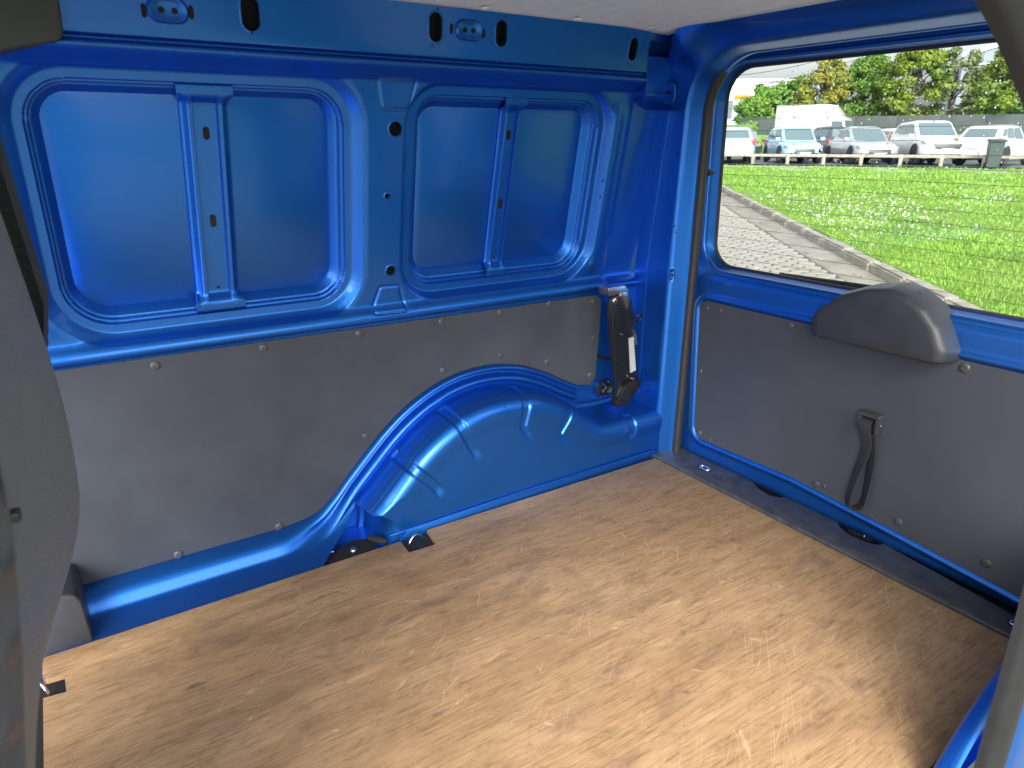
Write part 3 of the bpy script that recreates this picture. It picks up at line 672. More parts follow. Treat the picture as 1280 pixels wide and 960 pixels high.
# moulded cover over the latch / wiper motor
def capsec(f): return f
cpx = [(1014, 419), (1015, 399), (1022, 389), (1050, 371), (1080, 364), (1108, 364), (1128, 371), (1150, 388), (1166, 412), (1174, 440), (1170, 455), (1160, 455)]
XC = XT-.058
cpts = np.array([tz(x, y, XC) for x, y in cpx]); cl = loop(rounded([tuple(c_) for c_ in cpts], [.008, .012]+[.02]*8+[.006, .004], 5), 120)
cc = cl.mean(0)
rings = []
for (grow, X) in ((1.14, XT+.03), (1.135, XT-.0), (1.11, XT-.02), (1.07, XT-.040), (1.03, XT-.052), (.97, XT-.0575), (.90, XT-.0595), (.5, XT-.0600)):
    q = cc+(cl-cc)*np.array([grow, 1+(grow-1)*1.0]); q[:, 1] = np.maximum(q[:, 1], cl[:, 1].min()+(q[:, 1]-q[:, 1].min())*.0-.02) if False else q[:, 1]
    kz = (cl[:, 1]-cl[:, 1].min())/(cl[:, 1].max()-cl[:, 1].min()); lowfix = (1-kz)
    q[:, 1] = q[:, 1]*(kz)+(cl[:, 1] if grow > 1 else q[:, 1])*(1-kz)
    rings.append(np.column_stack([np.full(len(q), X), q]))
RV = np.stack([np.vstack([r_, r_[:1]]) for r_ in rings], 1); n1 = RV.shape[0]
cv = grid('latch_cover', RV, 'capplastic', tgt, ang=60)
mk('cover_face', [tuple(r_) for r_ in rings[-1]], [tuple(range(len(cl)))], 'capplastic', cv, 60)
lathe('wiper_spindle_cap', [(.020, 0), (.018, .012), (.010, .018)], (XT-.005, P(1152, 372, 0, XT+.02)[1], P(1152, 372, 0, XT+.02)[2]), (0, 0, 1), 'capplastic', tgt, 16)
# pull strap and its socket
sp0 = P(1090, 527, 0, XT-.004); sy, sz = sp0[1], sp0[2]
skt = empty('strap_socket'); skt.parent = tgt
hwid, hhei = .029, .027
fr = rounded([(-hwid, -hhei), (hwid, -hhei), (hwid, hhei), (-hwid, hhei)], .006, 4); fi = rounded([(-hwid*.68, -hhei*.95), (hwid*.68, -hhei*.95), (hwid*.68, hhei*.62), (-hwid*.68, hhei*.62)], .004, 4)
k = len(fr); V_ = []
for X, a_ in ((XT-.003, fr*1.03), (XT-.022, fr*1.0), (XT-.0255, fr*.95), (XT-.0255, fi*1.03), (XT-.024, fi), (XT-.008, fi*.95)): V_ += [(X, sy+u, sz+v) for u, v in a_]
Fc = [(r_*k+i, r_*k+(i+1) % k, (r_+1)*k+(i+1) % k, (r_+1)*k+i) for r_ in range(5) for i in range(k)]+[tuple(5*k+i for i in range(k))]
mk('socket_housing', V_, Fc, 'plastic', skt, 35)
lathe('socket_screw', [(.003, 0), (.0025, .001)], (XT-.012, sy-hwid*1.005, sz), (0, -1, 0), 'steel', skt, 10)
# webbing loop: front and back run with a twist at the bottom
def ribbon(name, cen, wv, thick, mat, parent):
    cen = spline(cen, 60); wv = spline(wv, 60); GVr = []
    t = np.gradient(cen, axis=0); t /= np.linalg.norm(t, axis=1)[:, None]
    for i in range(60):
        n = np.cross(t[i], wv[i]); n /= np.linalg.norm(n)
        GVr.append([cen[i]-wv[i]+n*thick, cen[i]-wv[i]*.85+n*thick*1.3, cen[i]+wv[i]*.85+n*thick*1.3, cen[i]+wv[i]+n*thick, cen[i]+wv[i]-n*thick, cen[i]+wv[i]*.85-n*thick*1.3, cen[i]-wv[i]*.85-n*thick*1.3, cen[i]-wv[i]-n*thick, cen[i]-wv[i]+n*thick])
    return grid(name, np.array(GVr), mat, parent, ang=40)
def sq(px, py, dx): p = P(px, py, 0, XT-dx); return (p[0], p[1], p[2])
ribbon('webbing_loop', [(XT-.010, sy+.004, sz+.012), (XT-.030, sy+.004, sz-.004), sq(1082, 560, .032), sq(1071, 590, .040), sq(1061, 618, .048), sq(1060, 632, .044), sq(1070, 636, .030), sq(1078, 628, .020), sq(1085, 600, .013), sq(1089, 570, .010), (XT-.009, sy, sz-.02), (XT-.008, sy, sz)],
       [(0, .017, 0)]*3+[(.003, .015, -.002), (.008, .013, -.004), (.010, .012, 0), (.010, .012, 0), (.010, .012, .002), (.006, .013, .002), (.002, .014, 0), (0, .016, 0), (0, .016, 0)], .0014, 'web', skt)
# rear wiper arm lying outside along the foot of the glass
wp = empty('rear_wiper'); wp.parent = tgt
q0 = P(977, 344, 0, XG+.02); q1 = P(1080, 356, 0, XG+.03)
tube('wiper_blade', [P(975, 343, 0, XG+.018), P(1010, 348, 0, XG+.02), P(1060, 355, 0, XG+.022), P(1110, 362, 0, XG+.022)], .006, 'rubber', wp, 8)
tube('wiper_arm', [P(990, 347, 0, XG+.028), P(1040, 356, 0, XG+.034), P(1110, 366, 0, XG+.04)], .005, 'black', wp, 8)

# ------------------------------------------------------------------ sill trim at the end of the floor
bk = [tz for tz in ()]
front = [(0.004, .030), (0.004, -1.20)]
spx = [(848, 557), (862, 564), (930, 597)]
def zp(px, py, z=0.006): p = P(px, py, 2, z); return (p[0], p[1])
back = [(.135, .030), (.135, -.10), zp(935, 597), zp(944, 603), zp(950, 616), zp(958, 621), zp(980, 621), zp(988, 613), zp(996, 626), (.133, -.45), zp(1048, 652), zp(1052, 660), zp(1060, 667), zp(1090, 680), zp(1104, 677), zp(1106, 677)]
E0 = zp(1272, 772)
sill_poly = [(0.002, .035), (0.002, -1.17), (.075, -1.17), E0]+[zp(1180, 721), zp(1112, 684), zp(1104, 679), zp(1098, 681), zp(1085, 679), zp(1060, 668), zp(1050, 659), zp(1046, 650), zp(995, 624), zp(987, 613), zp(984, 619), zp(975, 622), zp(962, 620), zp(950, 612), zp(942, 604), zp(936, 598), (.138, -.16), (.138, .035)]
sill = prism('sill_trim', [(x, y, .008) for x, y in sill_poly], (0, 0, -.03), 'sillplastic', van, bev=.004, seg=3, ang=40)
box('sill_well_shade', (.12, -.55, -.022), (.16, 1.2, .02), 'shade_black', sill, .002)  # black box painting the shade between sill and tailgate
box('striker_plate', tuple(P(1078, 666, 2, -.004)), (.03, .07, .012), 'plastic', sill, .003)
cs = P(1078, 664, 2, .006)
tube('striker_hoop', [cs+np.array([-.012, .014, -.012]), cs+np.array([-.012, .014, .004]), cs+np.array([-.012, -.014, .004]), cs+np.array([-.012, -.014, -.012])], .0035, 'steel', sill, 8)
for q in ((881, 586), (1274, 783)):
    c_ = P(*q, 2, .0085); ov = capsule(.012, .024, 8)
    mk('ring_recess_shade', [c_+np.array([x, y, .0006]) for x, y in ov], [tuple(range(len(ov)))], 'shade_black', sill, 0)  # flat black oval, the recess is only painted-in shade
    tube('lashing_ring', [c_+np.array([.8*x, .8*y, .0028]) for x, y in capsule(.011, .023, 6)], .0019, 'steel', sill, 6, closed=True)
    box('ring_tongue', tuple(c_+np.array([-.004, .004, .003])), (.008, .014, .003), 'steel', sill, .001)

# ------------------------------------------------------------------ near side of the body: door opening with its rubber seal
dside = empty('side_door_opening'); dside.parent = van
dp = [(-.512, -1.22, -.45), (-.505, -1.215, -.16), (-.500, -1.212, .08), (-.497, -1.21, .25), (-.500, -1.208, .42), (-.515, -1.205, .58), (-.55, -1.20, .72), (-.615, -1.195, .85), (-.71, -1.195, .95), (-.83, -1.195, 1.022), (-.945, -1.19, 1.10), (-1.08, -1.18, 1.165), (-1.28, -1.165, 1.20), (-1.7, -1.155, 1.215), (-2.3, -1.15, 1.215)]
dpath = spline(dp, 120); dpath[:, 0] += .006+.040*ss(.7, 1.05, dpath[:, 2])
shift = np.array([.030, -.004, 0])
tan3 = np.gradient(dpath, axis=0); tan3 /= np.linalg.norm(tan3, axis=1)[:, None]
out3 = np.cross(tan3, np.array([0, 1., 0])); out3 /= np.linalg.norm(out3, axis=1)[:, None]
if out3[3][0] < 0: out3 = -out3
ssec = chaikin([(.000, .012), (.003, -.004), (.012, -.012), (.026, -.016), (.040, -.014), (.052, -.006), (.056, .008), (.048, .018)], 3)
GVs = np.stack([dpath+out3*o_*1.2+np.array([0, 1., 0])*y_ for o_, y_ in ssec], 1); grid('aperture_seal', GVs, 'sealrubber', dside, ang=60)
bsec = chaikin([(.056, .020), (.062, -.002), (.072, -.008), (.085, -.014), (.12, -.02), (.2, -.03), (.3, -.03)], 2)
GVs = np.stack([dpath+out3*o_+np.array([0, 1., 0])*y_ for o_, y_ in bsec], 1); GVs[..., 0] = np.minimum(GVs[..., 0], .1); GVs[..., 2] = np.minimum(GVs[..., 2], 1.34); grid('body_edge', GVs, 'blue', dside, ang=60)
isec = chaikin([(.022, .004), (.034, .012), (.06, .018), (.14, .024)], 2)
GVs = np.stack([dpath+out3*o_+np.array([0, 1., 0])*y_ for o_, y_ in isec], 1); GVs[..., 2] = np.minimum(GVs[..., 2], 1.27); grid('inner_edge', GVs, 'blue', dside, ang=60)
# near wheel arch just inside the opening
na2 = spline([(-.56, -.03), (-.53, .03), (-.47, .11), (-.37, .19), (-.22, .25), (-.05, .27), (.08, .27)], 90)
GVs = []
for i in range(len(na2)):
    x, z = na2[i]; GVs.append([(x*.985, -1.150, -.03), (x*.99, -1.150, z*.5-.015), (x+.006, -1.153, z*.8), (x, -1.160, z*.93), (x-.002, -1.172, z), (x-.004, -1.18, z+.002), (x-.004, -1.188, z)])
GVs = np.array(GVs, float); GVs = np.stack([chaikin(g, 2) for g in GVs]); grid('near_wheel_arch', GVs, 'blue', dside, ang=60)
prism('door_sill_step', [(-2.3, -1.17, -.022), (-.62, -1.17, -.022), (-.62, -1.26, -.03), (-2.3, -1.26, -.03)], (0, 0, -.05), 'plastic', dside, .004)

# --- front left corner trims on the far wall
pt = [(-70, -12), (72, -12), (80, 43), (74, 51), (0, 64), (-70, 70)]
prism('pillar_trim', [P(x, y, 1, .0) for x, y in pt], (0, .09, .0), 'pillartrim', van, bev=.006, seg=3)
pt = [(70, 744), (94, 745), (102, 752), (106, 764), (117, 800), (117, 806), (40, 832), (40, 750)]
prism('lower_corner_trim', [P(x, y, 1, .012) for x, y in pt], (0, .14, 0), 'plastic', van, bev=.006, seg=3)

# ------------------------------------------------------------------ plywood floor sheet
bpoly = [(-1.731, -.002), (-.930, .001), (-.933, -.060), (-.856, -.064), (-.846, .014), (-.001, .004), (-.001, -1.09), (-.06, -1.118), (-.60, -1.142), (-1.73, -1.145), (-1.730, -.131), (-1.692, -.136), (-1.694, -.080), (-1.730, -.077)]
ply = prism('plywood_floor', [(x, y, 0) for x, y in bpoly[::-1]], (0, 0, -.0125), 'wood', None, bev=.0012, seg=2, ang=25)
tag(ply, 'worn scratched plywood sheet covering the cargo floor, notched for lashing rings', 'plywood sheet')
# lashing eyes in the two notches
def eye(c, r_, rot, lab):
    e = empty('lashing_eye', tuple(c));     pts = [(0, -.026*.8, -.006), (0, -.028*.8, .012), (0, -.02*.8, .026), (0, 0, .030), (0, .02*.8, .026), (0, .028*.8, .012), (0, .026*.8, -.006)]
    tube('ring', spline(pts, 26), .0035, 'steel', e, 8); e.rotation_euler = rot; e.scale = (r_,)*3
    e.parent = van
    return e
eye((-.893, -.022, -.005), .85, (R(40), R(0), R(-75)), None)
eye((-1.727, -.105, -.004), 1.0, (0, R(-12), R(20)), None)
prism('notch_shade', [(-1.76, -.15, -.0155), (-1.68, -.15, -.0155), (-1.68, -.06, -.0155), (-1.76, -.06, -.0155)], (0, 0, .002), 'shade_black', van)  # black sheet over the floor pan, painted shade of the notch
prism('notch_shade', [(-.95, -.075, -.0155), (-.84, -.075, -.0155), (-.84, .012, -.0155), (-.95, .012, -.0155)], (0, 0, .002), 'shade_black', van)  # same painted shade for the notch by the arch
prism('front_gap_shade', [(-1.76, -1.2, -.019), (-1.728, -1.2, -.019), (-1.728, .05, -.019), (-1.76, .05, -.019)], (0, 0, .004), 'shade_black', van)  # black strip painting the shaded gap at the sheet's front edge

# ------------------------------------------------------------------ jack clipped to the rear corner
jk = empty('car_jack', (-.085, .10, .175)); tag(jk, 'black folding scissor jack clipped upright beside the rear pillar', 'jack')
def jp(name, pxs, Y, th, mat, bev=.002, parent=jk, seg=2):
    o_ = prism(name, [P(x, y, 1, Y) for x, y in pxs], (0, th, 0), mat, parent, bev=bev, seg=seg); return o_
def unparent_shift(root):
    inv = Matrix.Translation(-root.location)
    for c_ in root.children: c_.data.transform(inv)
jp('side_arm', [(761, 382), (764, 372), (775, 369), (781, 381), (783, 420), (781, 470), (777, 508), (767, 508), (768, 470), (763, 420)], .075, .014, 'black', .003)
jp('inner_arm', [(776, 376), (790, 372), (794, 400), (796, 440), (798, 478), (782, 500), (780, 440)], .095, .02, 'black', .003)
jp('channel_web', [(765, 392), (770, 392), (774, 470), (770, 500), (768, 470)], .069, .007, 'black', .0015)
jp('foot_plate', [(782, 482), (803, 474), (800, 484), (787, 504), (773, 510), (770, 504)], .065, .035, 'black', .003)
jp('head_bracket', [(760, 360), (782, 357), (787, 364), (787, 370), (776, 368), (762, 370)], .06, .05, 'steel', .003)
jp('head_strap', [(776, 366), (784, 365), (788, 375), (784, 388), (778, 372)], .055, .05, 'steel', .002)
jp('paper_label', [(786, 423), (792, 421), (795, 463), (788, 466)], .0925, .002, 'label', 0)
jp('spring_strip', [(793, 412), (796, 420), (797, 432), (794, 430)], .09, .01, 'steel', .001)
for q, r_, mt in (((768, 376), .0088, 'steel'), ((777, 418), .0035, 'steel')):
    c_ = P(*q, 1, .074); lathe('pivot_pin', [(r_, 0), (r_, .003), (r_*.7, .005)], c_, (0, -1, 0), mt, jk, 16)
c_ = P(799, 397, 1, .085); tube('screw_eye', [c_+np.array([.0105*math.cos(a), -.004*math.sin(a), .0125*math.sin(a)]) for a in np.linspace(0, 2*math.pi, 18)[:-1]], .003, 'black', jk, 8, closed=True)
c2 = P(790, 402, 1, .10); tube('lead_screw', [c2, c_+np.array([-.008, .002, -.003])], .0045, 'black', jk, 8)
lathe('roller', [(.0055, 0), (.0055, .012)], P(789, 473, 1, .09), (0, -1, 0), 'steel', jk, 12)
unparent_shift(jk)
jc = empty('jack_clip'); jc.parent = van
prism('clip_block', [P(x, y, 1, .14) for x, y in [(752, 480), (768, 474), (771, 492), (749, 496)]], (0, .03, 0), 'black', jc, .002)
tube('clip_wire', [P(x, y, 1, .135) for x, y in [(752, 478), (758, 484), (754, 490), (762, 492), (766, 482), (760, 477)]], .0022, 'steel', jc, 6)
prism('clip_arm', [P(x, y, 1, .14) for x, y in [(752, 444), (768, 447), (768, 451), (752, 449)]], (0, .03, 0), 'black', jc, .001)

# ------------------------------------------------------------------ front seat at the edge of the frame
seat = empty('front_seat', (-1.62, -.9, -.02)); tag(seat, 'grey vinyl front seat back with ribbed cloth edge beside the plywood', 'seat')
prof = [(-1.78, -.02), (-1.755, .08), (-1.725, .18), (-1.692, .29), (-1.672, .36), (-1.648, .42), (-1.622, .48), (-1.598, .535), (-1.581, .59), (-1.575, .64), (-1.573, .72), (-1.577, .80), (-1.588, .93), (-1.602, 1.06)]
prof = spline(prof, 70)
GVs = []
for i, (x, z) in enumerate(prof):
    row = []
    for k, (y, dx) in enumerate([(-.585, -.20), (-.585, -.06), (-.588, -.025), (-.596, -.010), (-.606, -.002), (-.63, -.006), (-.8, -.036), (-.95, -.046), (-1.075, -.047), (-1.10, -.047), (-1.110, -.049), (-1.114, -.06), (-1.114, -.20)]):
        row.append((x+dx, y, z))
    GVs.append(chaikin(row, 2))
grid('back_shell', np.array(GVs), 'seatshell', seat, ang=60)
sh = seat.children[-1]
# ribbed cloth strip on the far side
GVs = []; nr = 150
for i in range(nr):
    f_ = i/(nr-1); z = .77+.36*f_; x = -1.572-.010*max(0, (z-.85)/.15)-.016*max(0, (.85-z)/.08); rb = .0022*(1 if (i//3) % 2 else 0)
    GVs.append([(x-.15, -.56+.0, z), (x-.012+rb*.4, -.555+rb, z), (x+.004*1+rb*.3, -.560+rb, z-.012), (x-.002, -.588, z-.02)])
grid('ribbed_side', np.array(GVs), 'ribcloth', seat, ang=20)
# dimpled near bolster
GVs = []; prof2 = prof[prof[:, 1] > .02]
zz = np.linspace(.05, .93, 170)
for i, z in enumerate(zz):
    x = np.interp(z, [.05, .3, .5, .67, .75, .82, .90, 1.0], [-1.80, -1.72, -1.655, -1.616, -1.602, -1.592, -1.588, -1.584]); tp = ss(.95, .70, np.array(z)) if False else 1
    row = []
    for k in range(26):
        u = k/25; y = -1.112-.035*math.sin(math.pi*min(1, u*1.1)); xx = x-.14*u
        dm = .0045*max(0, math.sin(i*.75)*math.sin(k*1.05))**1.5
        row.append((xx, y-dm, z))
    GVs.append(row)
grid('quilted_side', np.array(GVs), 'seatside', seat, ang=60)
hk = P(38, 640, 1, -.98); 
hx = np.interp(hk[2], prof[:, 1], prof[:, 0])-.040
box('hook_stem', (hx+.006, -.98, hk[2]), (.016, .012, .007), 'black', seat, .0015)
box('hook_plate', (hx+.001, -.98, hk[2]), (.004, .016, .022), 'black', seat, .001)
inv = Matrix.Translation(-seat.location)
for c_ in seat.children: c_.data.transform(inv)
sb = box('seat_base', (-.20, -.0, .13), (.24, .50, .26), 'plastic', seat, .01)

# ================================================================== the place outside
UD = np.array([.861, .509]); U1 = 31.0
def T(x, y):
    u = (np.asarray(x)-CAM[0])*UD[0]+(np.asarray(y)-CAM[1])*UD[1]; t = np.clip((u-3)/(U1-3), 0, 1)
    return -.62+.76*(t*t*(3-2*t)*.5+t*.5)
def hit(px, py, lift=0.0):
    d = ray(px, py); d = d/np.linalg.norm(d); t = 2.0
    for _ in range(4000):
        p = CAM+d*t
        if p[2] < T(p[0], p[1])+lift: break
        t += .02
    return p
def at(px, dist):                        # ground point under a photo column, dist metres away along the view axis
    a = YAW+math.atan((px-640)/(F/math.cos(PITCH))); x = CAM[0]+dist*math.sin(a); y = CAM[1]+dist*math.cos(a); return np.array([x, y, float(T(x, y))]), a
# ground: one sheet to the horizon
rr = np.r_[np.linspace(.0, 60, 61), 80, 120, 200, 400, 900, 2000]; aa = np.linspace(0, 2*math.pi, 97)
GVg = np.array([[(CAM[0]+r_*math.cos(a), CAM[1]+r_*math.sin(a), float(T(CAM[0]+r_*math.cos(a), CAM[1]+r_*math.sin(a)))-.03) for a in aa] for r_ in rr])
tag(grid('ground', GVg, 'ground', None, ang=0), kind='structure')
# kerb line from the photograph
K1 = hit(906, 243)[:2]; K2 = hit(1105, 352)[:2]
kd = (K1-K2)/np.linalg.norm(K1-K2); kn = np.array([kd[1], -kd[0]])       # kn points to the lawn side
if kn[0] < 0: kn = -kn
def kp_(s, p): q = K2+kd*s+kn*p; return q
KH = .13
def LZ(x, y):
    u = (x-CAM[0])*UD[0]+(y-CAM[1])*UD[1]; return float(T(x, y))+KH-.165*float(ss(10, U1, u))
# lawn
ps = np.r_[np.linspace(.14, 3, 24), np.linspace(3.2, 40, 60)]
GVl = []
for p in ps:
    q0 = K2+kn*p; u0 = (q0-CAM[:2])@UD; sm = (U1-u0)/(kd@UD); row = []
    for s in np.linspace(-16 if sm > -15 else sm-1, sm, 120):
        q = kp_(s, p); row.append((q[0], q[1], LZ(*q)+.01*math.sin(q[0]*1.7)*math.cos(q[1]*1.3)))
    GVl.append(row)
lawn = grid('lawn', np.array(GVl), 'grass', None, ang=0, flip=True); tag(lawn, kind='structure')
# grass blades where the window shows the lawn
nb = 42000; bx = []
tries = 0; Vb = []; Fb = []
ub = rng.random((nb, 2))
for k in range(nb):
    px = 896+ub[k, 0]*400; py = 205+215*ub[k, 1]**1.25
    d = ray(px, py); t = None
    # solve on a locally flat patch, two refinements
    z = -.2
    for _ in range(5):
        tt_ = (z-CAM[2])/d[2]; q = CAM+d*tt_; z = LZ(q[0], q[1])-.02
    pp_ = (q[:2]-K2)@kn; uu = (q[:2]-CAM[:2])@UD
    if pp_ < .16 or uu > U1-.1 or uu < 2: continue
    dist = np.linalg.norm(q-CAM); h = random.uniform(.03, .075)*(1+.4*(dist > 18)); wd = .006+.0011*dist
    a = random.random()*6.28; lx, ly = math.cos(a)*wd, math.sin(a)*wd; b = random.uniform(-.03, .03); b2 = random.uniform(-.03, .03)
    n = len(Vb); Vb += [(q[0]-lx, q[1]-ly, z-.01), (q[0]+lx, q[1]+ly, z-.01), (q[0]+b, q[1]+b2, z+h)]; Fb.append((n, n+1, n+2))
gb = mk('grass_blades', Vb, Fb, 'blade', None, 0); tag(gb, 'short bright green grass blades covering the lawn', 'grass', kind='stuff')
# daisies in drifts
Vd = []; Fd = []
cl_ = [(1035, 258, 95, 20, 520), (1100, 262, 90, 22, 420), (970, 250, 50, 18, 160), (1070, 285, 80, 22, 260), (1170, 275, 100, 40, 300), (1245, 246, 40, 10, 160), (1100, 240, 200, 60, 160), (1200, 330, 90, 40, 30)]
for cx, cy, sx, sy_, n_ in cl_:
    for k in range(int(n_*.55)):
        px = random.gauss(cx, sx*.5); py = random.gauss(cy, sy_*.5)
        if not (205 < py < 400): continue
        d = ray(px, py); z = -.2
        for _ in range(5): q = CAM+d*((z-CAM[2])/d[2]); z = LZ(q[0], q[1])+.03
        if (q[:2]-K2)@kn < .3 or (q[:2]-CAM[:2])@UD > U1-.3: continue
        r_ = random.uniform(.0009, .0015)*np.linalg.norm(q-CAM); n = len(Vd); tx_, ty_ = random.uniform(-.6, .6), random.uniform(-.6, .6)
        tx_ -= .5; ty_ -= .4
        for j in range(6): a = j*math.pi/3; Vd.append((q[0]+r_*math.cos(a), q[1]+r_*math.sin(a), z+r_*(tx_*math.cos(a)+ty_*math.sin(a))+.02))
        Fd.append(tuple(range(n, n+6)))
dz = mk('daisies', Vd, Fd, 'daisy', None, 0); tag(dz, 'drifts of tiny white daisies scattered over the lawn', 'daisies', kind='stuff')
# paved path, concrete channel, kerb stones
ssn = np.linspace(-14, 34, 60)
GVp = np.array([[(*kp_(s, p), float(T(*kp_(s, p)))-.012) for s in ssn] for p in np.linspace(-7, -.02, 10)])
pathg = grid('paved_path', GVp, 'joint', None, ang=0, flip=True); tag(pathg, kind='structure')
# cobbles: the nearer ones in the window, each a low rounded block
cobmesh = []
for v_ in range(4):
    bm = bmesh.new(); bmesh.ops.create_cube(bm, size=1); bmesh.ops.scale(bm, vec=(.21, .105, .07), verts=bm.verts[:])
    for v in bm.verts: v.co.x += random.uniform(-.012, .012); v.co.y += random.uniform(-.008, .008); v.co.z += random.uniform(-.004, .006)
    bmesh.ops.bevel(bm, geom=[e for e in bm.edges if any(v.co.z > 0 for v in e.verts)], offset=.012, segments=1, affect='EDGES')
    me = bpy.data.meshes.new('cobble'); bm.to_mesh(me); bm.free(); me.materials.append(M['cobble']); cobmesh.append(me)
kang = math.atan2(kd[1], kd[0]); cands = []
for i in range(-40, 280):
    for j in range(0, 26):
        s = i*.128; p = -.56-j*.235-(.118 if i % 2 else 0); q = kp_(s, p); z = float(T(*q))
        u_, v_ = proj((q[0], q[1], z)); dist = math.hypot(q[0]-CAM[0], q[1]-CAM[1])
        if 885 < u_ < 1130 and 232 < v_ < 375: cands.append((dist, q, z))
cands.sort(key=lambda c_: c_[0])
for k, (dist, q, z) in enumerate(cands[:300]):
    o_ = bpy.data.objects.new('cobble', cobmesh[k % 4]); col.objects.link(o_); o_.parent = pathg
    o_.location = (q[0]+random.uniform(-.006, .006), q[1]+random.uniform(-.006, .006), z-.014+random.uniform(-.004, .004)); o_.rotation_euler = (random.uniform(-.02, .02), random.uniform(-.02, .02), kang+math.pi/2+random.uniform(-.04, .04))
bm = bmesh.new()
for k, (dist, q, z) in enumerate(cands[300:2600]):
    n0 = len(bm.verts); bm.from_mesh(cobmesh[k % 4]); bm.verts.ensure_lookup_table()
    mt = Matrix.Translation((q[0], q[1], z-.014+random.uniform(-.004, .004))) @ Matrix.Rotation(kang+math.pi/2+random.uniform(-.04, .04), 4, 'Z')
    bmesh.ops.transform(bm, matrix=mt, verts=bm.verts[n0:])
fc = frombm('far_cobbles', bm, 'cobble', pathg, 0); fc['kind'] = 'stuff'
GVc = np.array([[(*kp_(s, p), float(T(*kp_(s, p)))+dz_) for s in ssn] for p, dz_ in ((-.452, -.08), (-.450, .020), (-.44, .026), (-.3, .024), (-.15, .022), (-.02, .024))])
chn = grid('drain_channel', GVc, 'channel', None, ang=0, flip=True); tag(chn, kind='structure')
kroot = empty('kerb', (*K2, float(T(*K2)))); tag(kroot, kind='structure')
bm = bmesh.new(); bmesh.ops.create_cube(bm, size=1); bmesh.ops.scale(bm, vec=(.90, .17, .30), verts=bm.verts[:]); bmesh.ops.bevel(bm, geom=bm.edges[:], offset=.022, segments=2, affect='EDGES')
kme = bpy.data.meshes.new('kerb_stone'); bm.to_mesh(kme); bm.free(); kme.materials.append(M['kerb'])
for k in range(-12, 36):
    q = kp_(k*.915, .07); o_ = bpy.data.objects.new('kerb_stone', kme); col.objects.link(o_); o_.parent = kroot
    q2 = kp_(k*.915+.9, .07); sl = math.atan2(float(T(*q2)-T(*q)), .9)
    o_.location = (q[0]-K2[0]+random.uniform(-.01, .01), q[1]-K2[1]+random.uniform(-.01, .01), float(T(*q))+KH-.145+random.uniform(-.012, .012)-float(T(*K2))); o_.rotation_euler = (random.uniform(-.02, .02), -sl, kang+random.uniform(-.012, .012))
# fallen leaves along the channel
Vf = []; Ff = []
for k in range(150):
    s = random.uniform(-3, 16); p = -abs(random.gauss(.22, .22))-.03; q = kp_(s, p); z = float(T(*q))+.032; r_ = random.uniform(.02, .05); a = random.random()*6; n = len(Vf)
    for j, f_ in ((0, 1), (1.3, .45), (2.4, .5), (3.1, .9), (4.0, .5), (5.1, .45)): Vf.append((q[0]+r_*f_*math.cos(a+j), q[1]+r_*f_*math.sin(a+j), z+random.uniform(0, .02)))
    Ff.append(tuple(range(n, n+6)))
lf = mk('fallen_leaves', Vf, Ff, 'leaflitter', None, 0); tag(lf, 'dry brown leaves lying in the channel beside the kerb', 'leaves', kind='stuff')
# car park surface beyond the lawn
VD = np.array([-UD[1], UD[0]])
def uv(u, v): return CAM[:2]+UD*u+VD*v
def strip(name, u0, u1, v0, v1, z, mat, n=30):
    GVq = np.array([[(*uv(u, v), z) for v in np.linspace(v0, v1, n)] for u in np.linspace(u0, u1, 6)]); o_ = grid(name, GVq, mat, None, ang=0, flip=False); tag(o_, kind='structure'); return o_
strip('car_park', U1+.05, 47.5, -40, 60, .15, 'asphalt'); GVq = np.array([[(*uv(u, v), z) for v in np.linspace(-60, 80, 30)] for u, z in ((47.3, .12), (48, .35), (50, .95), (52.5, 1.45), (54, 1.55), (75, 1.6))]); tag(grid('verge', GVq, 'verge', None, ang=0), kind='structure')
# low timber barrier along the top of the lawn
fence = empty('timber_barrier', (*uv(U1+.35, 0), .14)); tag(fence, 'low weathered timber rail barrier along the top edge of the lawn', 'barrier')
ang_f = math.atan2(VD[1], VD[0])
for k in range(-7, 9):
    q = uv(U1+.35, k*1.35+.3)-uv(U1+.35, 0); box('post', (q[0], q[1], .21), (.13, .13, .46), 'timber', fence, .02, rot=('Z', ang_f))
    q = uv(U1+.35, k*1.35+.3+.675)-uv(U1+.35, 0); box('rail', (q[0], q[1], .36), (1.30, .10, .11), 'timber', fence, .02, rot=('Z', ang_f))

